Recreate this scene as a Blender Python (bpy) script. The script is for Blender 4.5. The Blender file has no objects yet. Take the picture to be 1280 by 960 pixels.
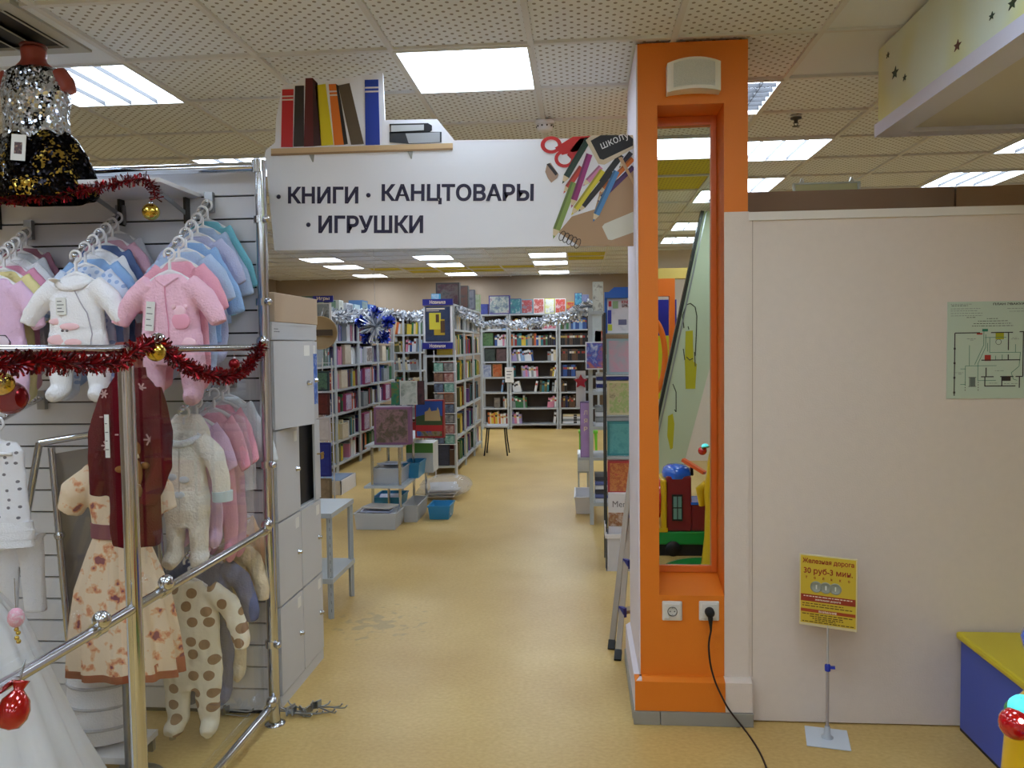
import bpy, bmesh, math, random
from mathutils import Vector, Matrix, noise
from mathutils.bvhtree import BVHTree
R = random.Random(7)
PI = math.pi
S = bpy.context.scene
COL = S.collection

# ------------------------------------------------------------------ camera, world, exposure
EYE = 1.65
YAW, PIT, ROL, FPX = 0.08437, 0.04703, -0.01279, 1021.28
_f = Vector((-math.sin(YAW)*math.cos(PIT), math.cos(YAW)*math.cos(PIT), -math.sin(PIT)))
_r0 = Vector((math.cos(YAW), math.sin(YAW), 0)); _u0 = _r0.cross(_f)
_r = _r0*math.cos(ROL)+_u0*math.sin(ROL); _u = _u0*math.cos(ROL)-_r0*math.sin(ROL)
cd = bpy.data.cameras.new('camera'); cam = bpy.data.objects.new('camera', cd); COL.objects.link(cam)
cam.matrix_world = Matrix(((_r.x, _u.x, -_f.x, 0), (_r.y, _u.y, -_f.y, 0), (_r.z, _u.z, -_f.z, EYE), (0, 0, 0, 1)))
cd.sensor_width = 36; cd.lens = FPX/1280*36; cd.clip_start = .05
S.camera = cam
W = bpy.data.worlds.new('world'); S.world = W; W.use_nodes = True
W.node_tree.nodes['Background'].inputs[0].default_value = (.75, .85, 1, 1)
W.node_tree.nodes['Background'].inputs[1].default_value = .25
S.view_settings.view_transform = 'Standard'; S.view_settings.look = 'None'
S.cycles.diffuse_bounces = 6; S.cycles.max_bounces = 14; S.cycles.transparent_max_bounces = 24
S.view_settings.exposure = 0.1; S.view_settings.gamma = 1; S.view_settings.use_curve_mapping = False
LAMP = 12.5          # radiance of the near ceiling lights
LAMP_FAR = 17.0      # the bookshop's

def at(px, py, Y=None, X=None, Z=None):
    """the point where the sight line through a photograph pixel meets a real plane of the room"""
    d = _f + _r*((px-640)/FPX) - _u*((py-480)/FPX)
    t = Y/d.y if Y is not None else X/d.x if X is not None else (Z-EYE)/d.z
    p = d*t; return Vector((p.x, p.y, p.z+EYE))

# ------------------------------------------------------------------ materials
def lin(c):
    return tuple((v/12.92 if v <= .04045 else ((v+.055)/1.055)**2.4) for v in [x/255 for x in c])
_M = {}
def mat(name, rgb, rough=.55, metal=0, emit=0, bump=0, bscale=200, var=0, vscale=8, alpha=1, spec=.5, coat=0):
    if name in _M: return _M[name]
    m = bpy.data.materials.new(name); m.use_nodes = True; N = m.node_tree.nodes; L = m.node_tree.links
    b = N['Principled BSDF']; c = lin(rgb)
    b.inputs['Base Color'].default_value = (*c, 1); b.inputs['Roughness'].default_value = rough
    b.inputs['Metallic'].default_value = metal; b.inputs['Specular IOR Level'].default_value = spec
    b.inputs['Alpha'].default_value = alpha; b.inputs['Coat Weight'].default_value = coat
    m.diffuse_color = (*c, 1)
    if emit: b.inputs['Emission Color'].default_value = (*c, 1); b.inputs['Emission Strength'].default_value = emit
    if bump or var: tc = N.new('ShaderNodeTexCoord')
    if var:
        n = N.new('ShaderNodeTexNoise'); n.inputs['Scale'].default_value = vscale; n.inputs['Detail'].default_value = 4
        L.new(tc.outputs['Object'], n.inputs['Vector'])
        mx = N.new('ShaderNodeMix'); mx.data_type = 'RGBA'
        mx.inputs[6].default_value = (*[v*(1-var) for v in c], 1); mx.inputs[7].default_value = (*[min(1, v*(1+var)) for v in c], 1)
        L.new(n.outputs['Fac'], mx.inputs[0]); L.new(mx.outputs[2], b.inputs['Base Color'])
    if bump:
        n = N.new('ShaderNodeTexNoise'); n.inputs['Scale'].default_value = bscale; n.inputs['Detail'].default_value = 3
        L.new(tc.outputs['Object'], n.inputs['Vector'])
        bm_ = N.new('ShaderNodeBump'); bm_.inputs['Strength'].default_value = bump; bm_.inputs['Distance'].default_value = .01
        L.new(n.outputs['Fac'], bm_.inputs['Height']); L.new(bm_.outputs['Normal'], b.inputs['Normal'])
    _M[name] = m; return m
def nodes_of(m): return m.node_tree.nodes, m.node_tree.links, m.node_tree.nodes['Principled BSDF']
def ramp(N, stops, interp='CONSTANT'):
    r = N.new('ShaderNodeValToRGB'); r.color_ramp.interpolation = interp; e = r.color_ramp.elements
    e[0].position = stops[0][0]; e[0].color = (*lin(stops[0][1]), 1)
    e[1].position = stops[1][0]; e[1].color = (*lin(stops[1][1]), 1)
    for p, c in stops[2:]:
        x = e.new(p); x.color = (*lin(c), 1)
    return r
def print_mat(name, cols, scale=9, rough=.35):
    """printed picture: soft blotches of the picture's own colours"""
    if name in _M: return _M[name]
    m = mat(name, cols[0], rough); N, L, b = nodes_of(m)
    tc = N.new('ShaderNodeTexCoord'); n = N.new('ShaderNodeTexNoise'); n.inputs['Scale'].default_value = scale*1.3; n.inputs['Detail'].default_value = 6
    n.inputs['Roughness'].default_value = .65; n.inputs['Distortion'].default_value = .4
    L.new(tc.outputs['Object'], n.inputs['Vector'])
    k = len(cols); r = ramp(N, [((.3+.4*i/max(1, k-1)), c) for i, c in enumerate(cols)], 'LINEAR')
    L.new(n.outputs['Fac'], r.inputs[0]); L.new(r.outputs[0], b.inputs['Base Color']); return m
def dots_mat(name, base, dot, scale=11, size=.28, keep=.75, rough=.7):
    m = mat(name, base, rough, bump=.25, bscale=60); N, L, b = nodes_of(m)
    tc = N.new('ShaderNodeTexCoord'); v = N.new('ShaderNodeTexVoronoi'); v.voronoi_dimensions = '2D'; v.inputs['Scale'].default_value = scale; v.inputs['Randomness'].default_value = .55
    sx = N.new('ShaderNodeSeparateXYZ'); cx = N.new('ShaderNodeCombineXYZ'); L.new(tc.outputs['Object'], sx.inputs[0]); L.new(sx.outputs[0], cx.inputs[0]); L.new(sx.outputs[2], cx.inputs[1]); L.new(cx.outputs[0], v.inputs['Vector'])
    lt = N.new('ShaderNodeMath'); lt.operation = 'LESS_THAN'; lt.inputs[1].default_value = size
    L.new(v.outputs['Distance'], lt.inputs[0])
    sp = N.new('ShaderNodeSeparateColor'); L.new(v.outputs['Color'], sp.inputs[0])
    g = N.new('ShaderNodeMath'); g.operation = 'LESS_THAN'; g.inputs[1].default_value = keep; L.new(sp.outputs[0], g.inputs[0])
    mu = N.new('ShaderNodeMath'); mu.operation = 'MULTIPLY'; L.new(lt.outputs[0], mu.inputs[0]); L.new(g.outputs[0], mu.inputs[1])
    mx = N.new('ShaderNodeMix'); mx.data_type = 'RGBA'; mx.inputs[6].default_value = (*lin(base), 1); mx.inputs[7].default_value = (*lin(dot), 1)
    L.new(mu.outputs[0], mx.inputs[0]); L.new(mx.outputs[2], b.inputs['Base Color']); return m

CHROME = mat('chrome', (205, 208, 214), .12, 1)
STEEL = mat('brushed_steel', (165, 168, 172), .3, 1)
WHITE = mat('white_paint', (226, 226, 230), .45)
SIGNW = mat('sign_white', (236, 238, 246), .4)
LILAC = mat('column_white', (222, 214, 222), .6)
ORANGE = mat('orange_paint', (226, 124, 24), .55, bump=.15, bscale=260, var=.06, vscale=3)
ORANGEW = mat('orange_frame', (214, 112, 44), .35)
BEIGE = mat('beige_wallpaper', (222, 210, 200), .7, bump=.12, bscale=150, var=.035, vscale=30)
BACKW = mat('bookshop_wallpaper', (162, 145, 126), .75, var=.05, vscale=4)
BROWN = mat('brown_board', (146, 118, 92), .6, var=.08)
LOCK = mat('locker_grey', (196, 197, 200), .45, bump=.05, bscale=300, var=.02)
GREYM = mat('rack_grey', (178, 184, 188), .4)
DARK = mat('near_black', (22, 22, 26), .5)
BLACKR = mat('black_rubber', (18, 18, 18), .6)
NAVY = mat('navy_ink', (38, 34, 66), .5)
CLEARP = mat('clear_plastic', (235, 238, 242), .12, alpha=.32)
CARD = mat('cardboard', (186, 164, 140), .8, var=.04)
PAGES = mat('paper_pages', (222, 216, 200), .85)
BLUEHEAD = mat('navy_header', (30, 34, 130), .4)
FABW = mat('white_fleece', (243, 244, 250), .95, bump=.5, bscale=160, spec=.1)

def glass_mat():
    m = bpy.data.materials.new('pane_glass'); m.use_nodes = True; N = m.node_tree.nodes; L = m.node_tree.links
    N.remove(N['Principled BSDF']); o = N['Material Output']
    t = N.new('ShaderNodeBsdfTransparent'); t.inputs[0].default_value = (.975, .985, .985, 1)
    g = N.new('ShaderNodeBsdfGlossy'); g.inputs[0].default_value = (.95, .97, .97, 1); g.inputs['Roughness'].default_value = .02
    fr = N.new('ShaderNodeFresnel'); fr.inputs[0].default_value = 1.5
    mu = N.new('ShaderNodeMath'); mu.operation = 'MULTIPLY_ADD'; mu.inputs[1].default_value = 1.0; mu.inputs[2].default_value = 0
    ge = N.new('ShaderNodeNewGeometry'); nb = N.new('ShaderNodeMath'); nb.operation = 'SUBTRACT'; nb.inputs[0].default_value = 1; L.new(ge.outputs['Backfacing'], nb.inputs[1])
    m0 = N.new('ShaderNodeMath'); m0.operation = 'MULTIPLY'; L.new(fr.outputs[0], m0.inputs[0]); L.new(nb.outputs[0], m0.inputs[1])
    L.new(m0.outputs[0], mu.inputs[0])
    mx = N.new('ShaderNodeMixShader'); L.new(mu.outputs[0], mx.inputs[0]); L.new(t.outputs[0], mx.inputs[1]); L.new(g.outputs[0], mx.inputs[2])
    L.new(mx.outputs[0], o.inputs[0]); return m
GLASS = glass_mat()

# ------------------------------------------------------------------ mesh builder
class MB:
    def __init__(s): s.v = []; s.f = []; s.m = []; s.sm = []
    def add(s, vs, fs, m=0, smooth=False):
        o = len(s.v); s.v += [Vector(v) for v in vs]
        for f in fs: s.f.append(tuple(i+o for i in f)); s.m.append(m); s.sm.append(smooth)
        return s
    def box(s, x0, x1, y0, y1, z0, z1, m=0, M=None):
        vs = [Vector((x, y, z)) for x in (x0, x1) for y in (y0, y1) for z in (z0, z1)]
        if M is not None: vs = [M @ v for v in vs]
        return s.add(vs, [(0, 1, 3, 2), (4, 6, 7, 5), (0, 4, 5, 1), (2, 3, 7, 6), (0, 2, 6, 4), (1, 5, 7, 3)], m)
    def bar(s, a, b, w, h, m=0, up=(0, 0, 1)):
        a, b = Vector(a), Vector(b); d = (b-a).normalized(); u = Vector(up)
        if abs(d.dot(u)) > .98: u = Vector((0, 1, 0))
        x = d.cross(u).normalized(); z = x.cross(d)
        vs = [p+x*(i*w/2)+z*(j*h/2) for p in (a, b) for i, j in ((-1, -1), (1, -1), (1, 1), (-1, 1))]
        return s.add(vs, [(3, 2, 1, 0), (4, 5, 6, 7), (0, 1, 5, 4), (1, 2, 6, 5), (2, 3, 7, 6), (3, 0, 4, 7)], m)
    def tube(s, pts, r, seg=10, m=0, flat=None, cap=True):
        """flat=(axis vector): elliptical section, r entries are (side, depth) pairs"""
        pts = [Vector(p) for p in pts]; n = len(pts); rings = []
        ref = None
        for i, p in enumerate(pts):
            d = (pts[min(i+1, n-1)]-pts[max(i-1, 0)]).normalized()
            if flat is not None:
                w = Vector(flat); x = d.cross(w).normalized() if d.cross(w).length > 1e-4 else Vector((1, 0, 0)); y = w
            else:
                if ref is None: ref = d.orthogonal().normalized()
                x = (ref-d*ref.dot(d))
                x = x.normalized() if x.length > 1e-5 else d.orthogonal().normalized()
                ref = x; y = d.cross(x)
            rr = r[i] if isinstance(r, (list,)) else r
            ra, rb = rr if isinstance(rr, tuple) else (rr, rr)
            rings.append([p+x*(ra*math.cos(2*PI*k/seg))+y*(rb*math.sin(2*PI*k/seg)) for k in range(seg)])
        vs = [v for g in rings for v in g]
        fs = [(i*seg+k, i*seg+(k+1) % seg, (i+1)*seg+(k+1) % seg, (i+1)*seg+k) for i in range(n-1) for k in range(seg)]
        s.add(vs, fs, m, True)
        if cap: s.add(rings[0], [tuple(reversed(range(seg)))], m); s.add(rings[-1], [tuple(range(seg))], m)
        return s
    def lathe(s, c, prof, seg=20, m=0, axis=None, sx=1, sy=1, mod=None):
        c = Vector(c); M = Matrix() if axis is None else Vector((0, 0, 1)).rotation_difference(Vector(axis)).to_matrix().to_4x4()
        vs = []
        for (r, z) in prof:
            for k in range(seg):
                a = 2*PI*k/seg; q = r*(mod(a, z) if mod else 1)
                vs.append(c+(M @ Vector((q*math.cos(a)*sx, q*math.sin(a)*sy, z))))
        n = len(prof)
        return s.add(vs, [(i*seg+k, i*seg+(k+1) % seg, (i+1)*seg+(k+1) % seg, (i+1)*seg+k) for i in range(n-1) for k in range(seg)], m, True)
    def ball(s, c, r, seg=14, m=0, sc=(1, 1, 1), axis=None):
        n = max(6, seg//2); r_ = max(r, 1e-5)
        return s.lathe(c, [(r_*max(.001, math.sin(PI*i/n)), -r_*math.cos(PI*i/n)*sc[2]) for i in range(n+1)], seg, m, axis, sc[0], sc[1])
    def prism(s, poly, y0, y1, m=0, M=None):
        """poly of (x,z), front at y0; CCW seen from -Y"""
        n = len(poly); vs = [Vector((x, y0, z)) for x, z in poly]+[Vector((x, y1, z)) for x, z in poly]
        if M is not None: vs = [M @ v for v in vs]
        return s.add(vs, [tuple(range(n)), tuple(reversed(range(n, 2*n)))]+[(i, i+n, (i+1) % n+n, (i+1) % n) for i in range(n)], m)
    def torus(s, c, R_, r, M=None, seg=20, m=0, a0=0, a1=2*PI):
        """ring in the XZ plane"""
        pts = [Vector((R_*math.cos(a0+(a1-a0)*i/seg), 0, R_*math.sin(a0+(a1-a0)*i/seg))) for i in range(seg+1)]
        if M is not None: pts = [M @ p for p in pts]
        return s.tube([Vector(c)+p for p in pts], r, 6, m)
    def mesh(s, name, mats, off=(0, 0, 0)):
        me = bpy.data.meshes.new(name); o = Vector(off)
        me.from_pydata([v-o for v in s.v], [], s.f)
        for mm in (mats if isinstance(mats, (list, tuple)) else [mats]): me.materials.append(mm)
        me.polygons.foreach_set('material_index', s.m); me.polygons.foreach_set('use_smooth', s.sm)
        me.validate(); me.update()
        return me
    def build(s, name, mats, parent=None, origin=None, bevel=0, clean=True):
        off = Vector(origin) if origin is not None else worldloc(parent)
        me = s.mesh(name, mats, off)
        if clean:
            b = bmesh.new(); b.from_mesh(me); bmesh.ops.recalc_face_normals(b, faces=b.faces); b.to_mesh(me); b.free()
        o = bpy.data.objects.new(name, me); COL.objects.link(o)
        if parent is not None: o.parent = parent; o.location = off-worldloc(parent)
        elif origin is not None: o.location = origin
        if bevel:
            bv = o.modifiers.new('bevel', 'BEVEL'); bv.width = bevel; bv.segments = 2; bv.limit_method = 'ANGLE'
        return o
def worldloc(o):
    v = Vector((0, 0, 0))
    while o is not None: v += o.location; o = o.parent
    return v
def tag(o, label=None, cat=None, group=None, kind=None):
    if label: o['label'] = label
    if cat: o['category'] = cat
    if group: o['group'] = group
    if kind: o['kind'] = kind
    return o
def thing(name, label, cat, loc=(0, 0, 0), group=None, kind=None):
    o = bpy.data.objects.new(name, None); COL.objects.link(o); o.location = loc; o.empty_display_size = .1
    return tag(o, label, cat, group, kind)
def inst(me, name, parent=None, loc=(0, 0, 0), rot=(0, 0, 0), sc=(1, 1, 1), mats=None):
    o = bpy.data.objects.new(name, me); COL.objects.link(o)
    if parent is not None: o.parent = parent
    o.location = loc; o.rotation_euler = rot; o.scale = sc
    if mats:
        for i, m in enumerate(mats):
            if m is not None: o.material_slots[i].link = 'OBJECT'; o.material_slots[i].material = m
    return o
def copy_tree(o, loc=None, parent=None):
    c = o.copy(); COL.objects.link(c)
    if parent is not None: c.parent = parent
    if loc is not None: c.location = loc
    for ch in list(o.children): copy_tree(ch, None, c)
    return c
def text(body, width, height, M, m, name='lettering', parent=None, bold=0.0, depth=.0008, left=True, squeeze=None):
    """flat lettering cut from the built-in sans; M places its local XY (x right, y up) in the room"""
    cu = bpy.data.curves.new(name, 'FONT'); cu.body = body; cu.size = 1; cu.bevel_depth = bold; cu.bevel_resolution = 0; cu.extrude = 0
    cu.resolution_u = 3
    o = bpy.data.objects.new('tmp', cu); COL.objects.link(o)
    dg = bpy.context.evaluated_depsgraph_get(); dg.update()
    me = bpy.data.meshes.new_from_object(o.evaluated_get(dg)); bpy.data.objects.remove(o); bpy.data.curves.remove(cu)
    if bold:
        b_ = bmesh.new(); b_.from_mesh(me); bmesh.ops.delete(b_, geom=[f for f in b_.faces if any(v.co.z < -1e-6 for v in f.verts)], context='FACES'); b_.to_mesh(me); b_.free()
    xs = [v.co.x for v in me.vertices]; ys = [v.co.y for v in me.vertices]
    x0, x1, y0, y1 = min(xs), max(xs), min(ys), max(ys)
    sx = width/(x1-x0); sy = height/(y1-y0) if height else sx
    off = worldloc(parent)
    for v in me.vertices: v.co = (M @ Vector(((v.co.x-x0)*sx, (v.co.y-y0)*sy, depth)))-off
    me.materials.clear(); me.materials.append(m); me.name = name
    q = bpy.data.objects.new(name, me); COL.objects.link(q)
    if parent is not None: q.parent = parent
    return q
def wallM(x, y, z): return Matrix.Translation((x, y, z)) @ Matrix.Rotation(PI/2, 4, 'X')   # text upright facing -Y

# ================================================================== SETTING
# floor: ochre linoleum
m = mat('linoleum', (208, 178, 108), .38, bump=.04, bscale=40, spec=.4); N, L, b = nodes_of(m)
tc = N.new('ShaderNodeTexCoord'); n1 = N.new('ShaderNodeTexNoise'); n1.inputs['Scale'].default_value = 60; n1.inputs['Detail'].default_value = 5
mp = N.new('ShaderNodeMapping'); mp.inputs['Scale'].default_value = (.8, 1.1, 1); L.new(tc.outputs['Object'], mp.inputs[0]); L.new(mp.outputs[0], n1.inputs['Vector'])
n2 = N.new('ShaderNodeTexNoise'); n2.inputs['Scale'].default_value = 1.1; n2.inputs['Detail'].default_value = 5; L.new(tc.outputs['Object'], n2.inputs['Vector'])
r1 = ramp(N, [(.3, (202, 170, 104)), (.7, (216, 188, 122))], 'LINEAR'); L.new(n1.outputs['Fac'], r1.inputs[0])
r2 = ramp(N, [(.35, (236, 228, 214)), (.65, (255, 255, 255))], 'LINEAR'); L.new(n2.outputs['Fac'], r2.inputs[0])
mx = N.new('ShaderNodeMix'); mx.data_type = 'RGBA'; mx.blend_type = 'MULTIPLY'; mx.inputs[0].default_value = 1
L.new(r1.outputs[0], mx.inputs[6]); L.new(r2.outputs[0], mx.inputs[7])
# the grey scuffed patch by the locker
sx = N.new('ShaderNodeVectorMath'); sx.operation = 'DISTANCE'; sx.inputs[1].default_value = (-1.22, 4.72, 0); L.new(tc.outputs['Object'], sx.inputs[0])
n3 = N.new('ShaderNodeTexNoise'); n3.inputs['Scale'].default_value = 14; L.new(tc.outputs['Object'], n3.inputs['Vector'])
ms = N.new('ShaderNodeMath'); ms.operation = 'MULTIPLY_ADD'; ms.inputs[1].default_value = 1.2; L.new(n3.outputs['Fac'], ms.inputs[0]); L.new(sx.outputs['Value'], ms.inputs[2])
rs = N.new('ShaderNodeMapRange'); rs.inputs[1].default_value = .62; rs.inputs[2].default_value = .78; rs.inputs[3].default_value = .55; rs.inputs[4].default_value = 0
L.new(ms.outputs[0], rs.inputs[0])
m2 = N.new('ShaderNodeMix'); m2.data_type = 'RGBA'; m2.inputs[7].default_value = (*lin((150, 132, 96)), 1)
L.new(rs.outputs[0], m2.inputs[0]); L.new(mx.outputs[2], m2.inputs[6]); L.new(m2.outputs[2], b.inputs['Base Color'])
FX0, FX1, FY0, FY1 = -6.4, 5.2, -4.2, 16.72
tag(MB().box(FX0, FX1, FY0, FY1, -.12, 0).build('floor', m), kind='structure')

# walls
def wall(name, x0, x1, y0, y1, z0, z1, mt): return tag(MB().box(x0, x1, y0, y1, z0, z1).build(name, mt), kind='structure')
wall('wall_back', FX0, FX1, 16.6, 16.72, 0, 3.3, BACKW)
wall('wall_left', FX0, FX0+.1, FY0, 16.6, 0, 3.3, BACKW)
wall('wall_right', FX1-.1, FX1, FY0, 16.6, 0, 3.3, BEIGE)
wall('wall_front', FX0, FX1, FY0, FY0+.1, 0, 3.3, BEIGE)

# ceilings: T-bar grids that carry perforated tiles
def tile_mat(name, base, hole):
    m = mat(name, base, .8); N, L, b = nodes_of(m)
    tc = N.new('ShaderNodeTexCoord'); sp = N.new('ShaderNodeSeparateXYZ'); L.new(tc.outputs['Object'], sp.inputs[0])
    def mth(op, a, bb=None, v=None):
        q = N.new('ShaderNodeMath'); q.operation = op; L.new(a, q.inputs[0])
        if bb is not None: L.new(bb, q.inputs[1])
        if v is not None: q.inputs[1].default_value = v
        return q.outputs[0]
    fx = mth('MULTIPLY', sp.outputs[0], v=36.0); fy = mth('MULTIPLY', sp.outputs[1], v=18.0)
    fl_ = mth('FLOOR', fx); par = mth('MODULO', fl_, v=2.0); half = mth('MULTIPLY', mth('ABSOLUTE', par), v=.5)
    gx = mth('SUBTRACT', mth('FRACT', fx), v=.5); gy = mth('SUBTRACT', mth('FRACT', mth('ADD', fy, half)), v=.5)
    d = mth('SQRT', mth('ADD', mth('MULTIPLY', gx, gx), mth('MULTIPLY', mth('MULTIPLY', gy, gy), v=3.4)))
    h = mth('LESS_THAN', d, v=.27)
    mx = N.new('ShaderNodeMix'); mx.data_type = 'RGBA'; mx.inputs[6].default_value = (*lin(base), 1); mx.inputs[7].default_value = (*lin(hole), 1)
    L.new(h, mx.inputs[0]); L.new(mx.outputs[2], b.inputs['Base Color']); return m
TILE = tile_mat('perforated_tile', (226, 231, 236), (146, 142, 136))
TILEY = tile_mat('yellow_tile', (206, 192, 40), (140, 128, 30))
TILEP = mat('plain_tile', (224, 229, 234), .8)
TBAR = mat('ceiling_bar', (214, 215, 216), .5)
GX, GY, TS = -.2, 3.52, .6
CZ, CZ2 = 2.92, 3.05
tile_me = MB().box(-.288, .288, -.288, .288, 0, .012).mesh('ceiling_tile', TILE)
def make_ceiling(z, x0, x1, y0, y1, cells, skip, yellow, plain=()):
    g = MB(); g.box(x0, x1, y0, y1, z+.03, z+.12, 1)
    i0 = math.floor((x0-GX)/TS+.01); i1 = math.ceil((x1-GX)/TS-.01); j0 = math.floor((y0-GY)/TS+.01); j1 = math.ceil((y1-GY)/TS-.01)
    for i in range(i0, i1+1):
        x = GX+TS*i
        if x0 < x < x1: g.box(x-.012, x+.012, y0, y1, z, z+.034)
    for j in range(j0, j1+1):
        y = GY+TS*j
        if y0 < y < y1: g.box(x0, x1, y-.012, y+.012, z+.001, z+.033)
    o = tag(g.build('ceiling', [TBAR, TILEP], clean=False), kind='structure')
    for (i, j) in cells:
        if (i, j) in skip: continue
        dz = R.choice((0, 0, 0, .002, .004))
        t = inst(tile_me, 'ceiling_tile', o, (GX+TS*(i+.5), GY+TS*(j+.5), z+.012+dz), mats=[TILEY if (i, j) in yellow else TILEP if (i, j) in plain else None] if (i, j) in yellow or (i, j) in plain else None)
    return o
NEAR_L = {(-1, 0): 'square ceiling light straight above the printed bookshelf of the hanging shop sign',
          (-4, 0): 'square louvred ceiling light beside the sequinned child mannequin',
          (-4, 3): 'small louvred ceiling light peeking over the top chrome rail of the slatted display wall',
          (1, 1): 'egg-crate ceiling light touching the right edge of the orange column top',
          (2, 3): 'louvred ceiling light right of the column, the larger of the two over the brown boards',
          (2, 5): 'louvred ceiling light nearest the brown board, just right of the orange column',
          (5, 5): 'long louvred ceiling light above the brown boards near the edge of the photograph',
          (5, 3): 'louvred ceiling light cut off under the painted bulkhead at the edge of the photograph',
          (1, -3): 'ceiling light seen only in the narrow column mirror',
          (-4, -3): 'ceiling light over the shop floor at the far left, behind the viewer', (-1, -6): 'ceiling light behind the viewer in the middle row',
          (4, -3): 'ceiling light over the toy train ride', (-1, -3): 'ceiling light straight over the viewer'}
for i_ in (-7, -4, -1, 2, 5):  # unseen fill lights added to even out the room's brightness
    for j_ in (-11, -9, -6, -3, 0):
        if (i_, j_) not in NEAR_L and (i_, j_) not in ((2, 0), (5, 0), (2, -3)): NEAR_L[(i_, j_)] = 'added light out of view, %s from the left in the %s row behind the viewer' % (('first', 'second', 'third', 'fourth', 'fifth')[(i_+7)//3], {-11: 'last', -9: 'fourth', -6: 'third', -3: 'second', 0: 'first'}[j_])
near_lights = {k: v for k, v in NEAR_L.items()}
cells = [(i, j) for i in range(-8, 9) for j in range(-3, 7)] + [(i, j) for i in range(0, 4) for j in range(-9, -3)]
make_ceiling(CZ, FX0, FX1, FY0, 8.0, cells, set(near_lights) | {(-4, -1)}, {(1, -4), (1, -5), (0, -4), (0, -5)}, {(2, 0), (2, -1)}, )
far = []
for (cx, cl) in ((-4.34, 'left'), (-2.45, 'middle'), (-.55, 'third')):
    for cy in (12.67, 13.9, 15.68): far.append((cx, cy))
FARC = {}; FARC2 = {}
for cx, cy in far:
    FARC[(math.floor((cx-GX)/TS), math.floor((cy-GY)/TS))] = 1
yel = [at(516, 338, Z=CZ2), at(604, 337, Z=CZ2), at(732, 322, Z=CZ2), at(575, 338, Z=CZ2)]
ycells = set()
for i in range(-6, -1): ycells.add((i, 18)); 
for i in (-4, -5, -3): ycells.add((i, 19))
for i in (0, ): ycells |= {(i, 15), (i, 16)}
make_ceiling(CZ2, FX0, FX1, 8.0, 16.6, [(i, j) for i in range(-10, 4) for j in range(8, 22) if GY+TS*j < 16.2], set(FARC) | {(i, j) for i in (-8, -4, -1, 2) for j in (9, 12)}, ycells)
MB().box(FX0, FX1, 7.98, 8.0, CZ+.1, 3.2).build('trim_1', WHITE)['kind'] = 'structure'

# ceiling lights: frame, glowing diffuser, louvre blades
GLOW = mat('lit_diffuser', (222, 238, 255), .5, emit=LAMP)
GLOWF = mat('lit_diffuser_bookshop', (230, 241, 255), .5, emit=LAMP_FAR)
LOUV = mat('louvre_metal', (52, 53, 58), .6, 0)
def light_meshes(glow, louvre):
    a = MB()
    for q in (-1, 1): a.box(-.295, .295, q*.29-.008, q*.29+.008, -.004, .03); a.box(q*.29-.008, q*.29+.008, -.282, .282, -.004, .03)
    f = a.mesh('light_frame', TBAR)
    d = MB().box(-.28, .28, -.28, .28, .02, .026).mesh('diffuser', glow)
    bl = MB().box(-.28, .28, -.0015, .0015, -.004, .019).mesh('blade', LOUV); br = MB().box(-.0015, .0015, -.28, .28, -.004, .019).mesh('blade', LOUV)
    return f, d, bl, br
LM = light_meshes(GLOW, True); LMF = light_meshes(GLOWF, False)
def ceiling_light(i, j, z, label, lm, nb=(3, 0), group=None):
    t = thing('ceiling_light', label, 'ceiling light', (GX+TS*(i+.5), GY+TS*(j+.5), z), group)
    inst(lm[0], 'light_frame', t); inst(lm[1], 'diffuser', t)
    for k in range(nb[1]): inst(lm[2], 'blade', t, (0, -.28+.56*(k+1)/(nb[1]+1), 0))
    for k in range(nb[0]): inst(lm[3], 'blade', t, (-.28+.56*(k+1)/(nb[0]+1), 0, 0))
    return t
for (i, j), lb in near_lights.items():
    nb = (0, 0) if (i, j) in ((-1, 0), (1, -3)) else (6, 6) if (i, j) == (1, 1) else (3, 0)
    ceiling_light(i, j, CZ, lb, LM, nb)
for (i, j) in ((-8, 9), (-8, 12), (-4, 9), (-4, 12), (-1, 9), (-1, 12), (2, 9), (2, 12)): FARC2[(i, j)] = 1  # extra lights added out of sight to brighten the bookshop
for n_, (i, j) in enumerate(sorted(FARC2)): ceiling_light(i, j, CZ2, 'added bookshop fill light hidden behind the shop sign, %s row, %s from the left' % (('first', 'second')[n_ % 2], ('first', 'second', 'third', 'fourth')[n_//2]), LMF, (0, 0), 'bookshop ceiling lights')
for n_, (i, j) in enumerate(sorted(FARC)):
    ceiling_light(i, j, CZ2, '%s ceiling light from the shop sign in the %s row of three over the bookshop' % (('first', 'second', 'third')[n_ % 3], ('left-hand', 'middle', 'right-hand')[n_//3]), LMF, (0, 0), 'bookshop ceiling lights')

# column with a mirror niche
c = MB()
X0, X1, Y0, Y1 = .25, .71, 3.56, 4.22
nx0, nx1, nz0, nz1, ny = .333, .611, .553, 2.66, 3.765
c.box(X0, nx0, Y0, Y1, 0, CZ); c.box(nx1, X1, Y0, Y1, 0, CZ); c.box(nx0, nx1, Y0, Y1, nz1, CZ); c.box(nx0, nx1, Y0, Y1, 0, nz0-.03); c.box(nx0, nx1, ny, Y1, nz0-.03, nz1)
c.add([(nx0, Y0, nz0-.03), (nx1, Y0, nz0-.03), (nx1, Y0, nz0), (nx0, Y0, nz0), (nx0, ny, nz0-.03), (nx1, ny, nz0-.03), (nx1, ny, nz0+.055), (nx0, ny, nz0+.055)],
      [(0, 1, 2, 3), (3, 2, 6, 7), (1, 5, 6, 2), (0, 3, 7, 4), (4, 7, 6, 5)])
column = tag(c.build('column', ORANGE, clean=False), kind='structure')
MB().box(X0-.006, X0, Y0+.001, Y1, .2, CZ).build('side_skin', LILAC, column)
MB().box(nx1, X1+.004, Y0-.006, Y0, .19, 2.203).build('wallpaper_strip', BEIGE, column)
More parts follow.
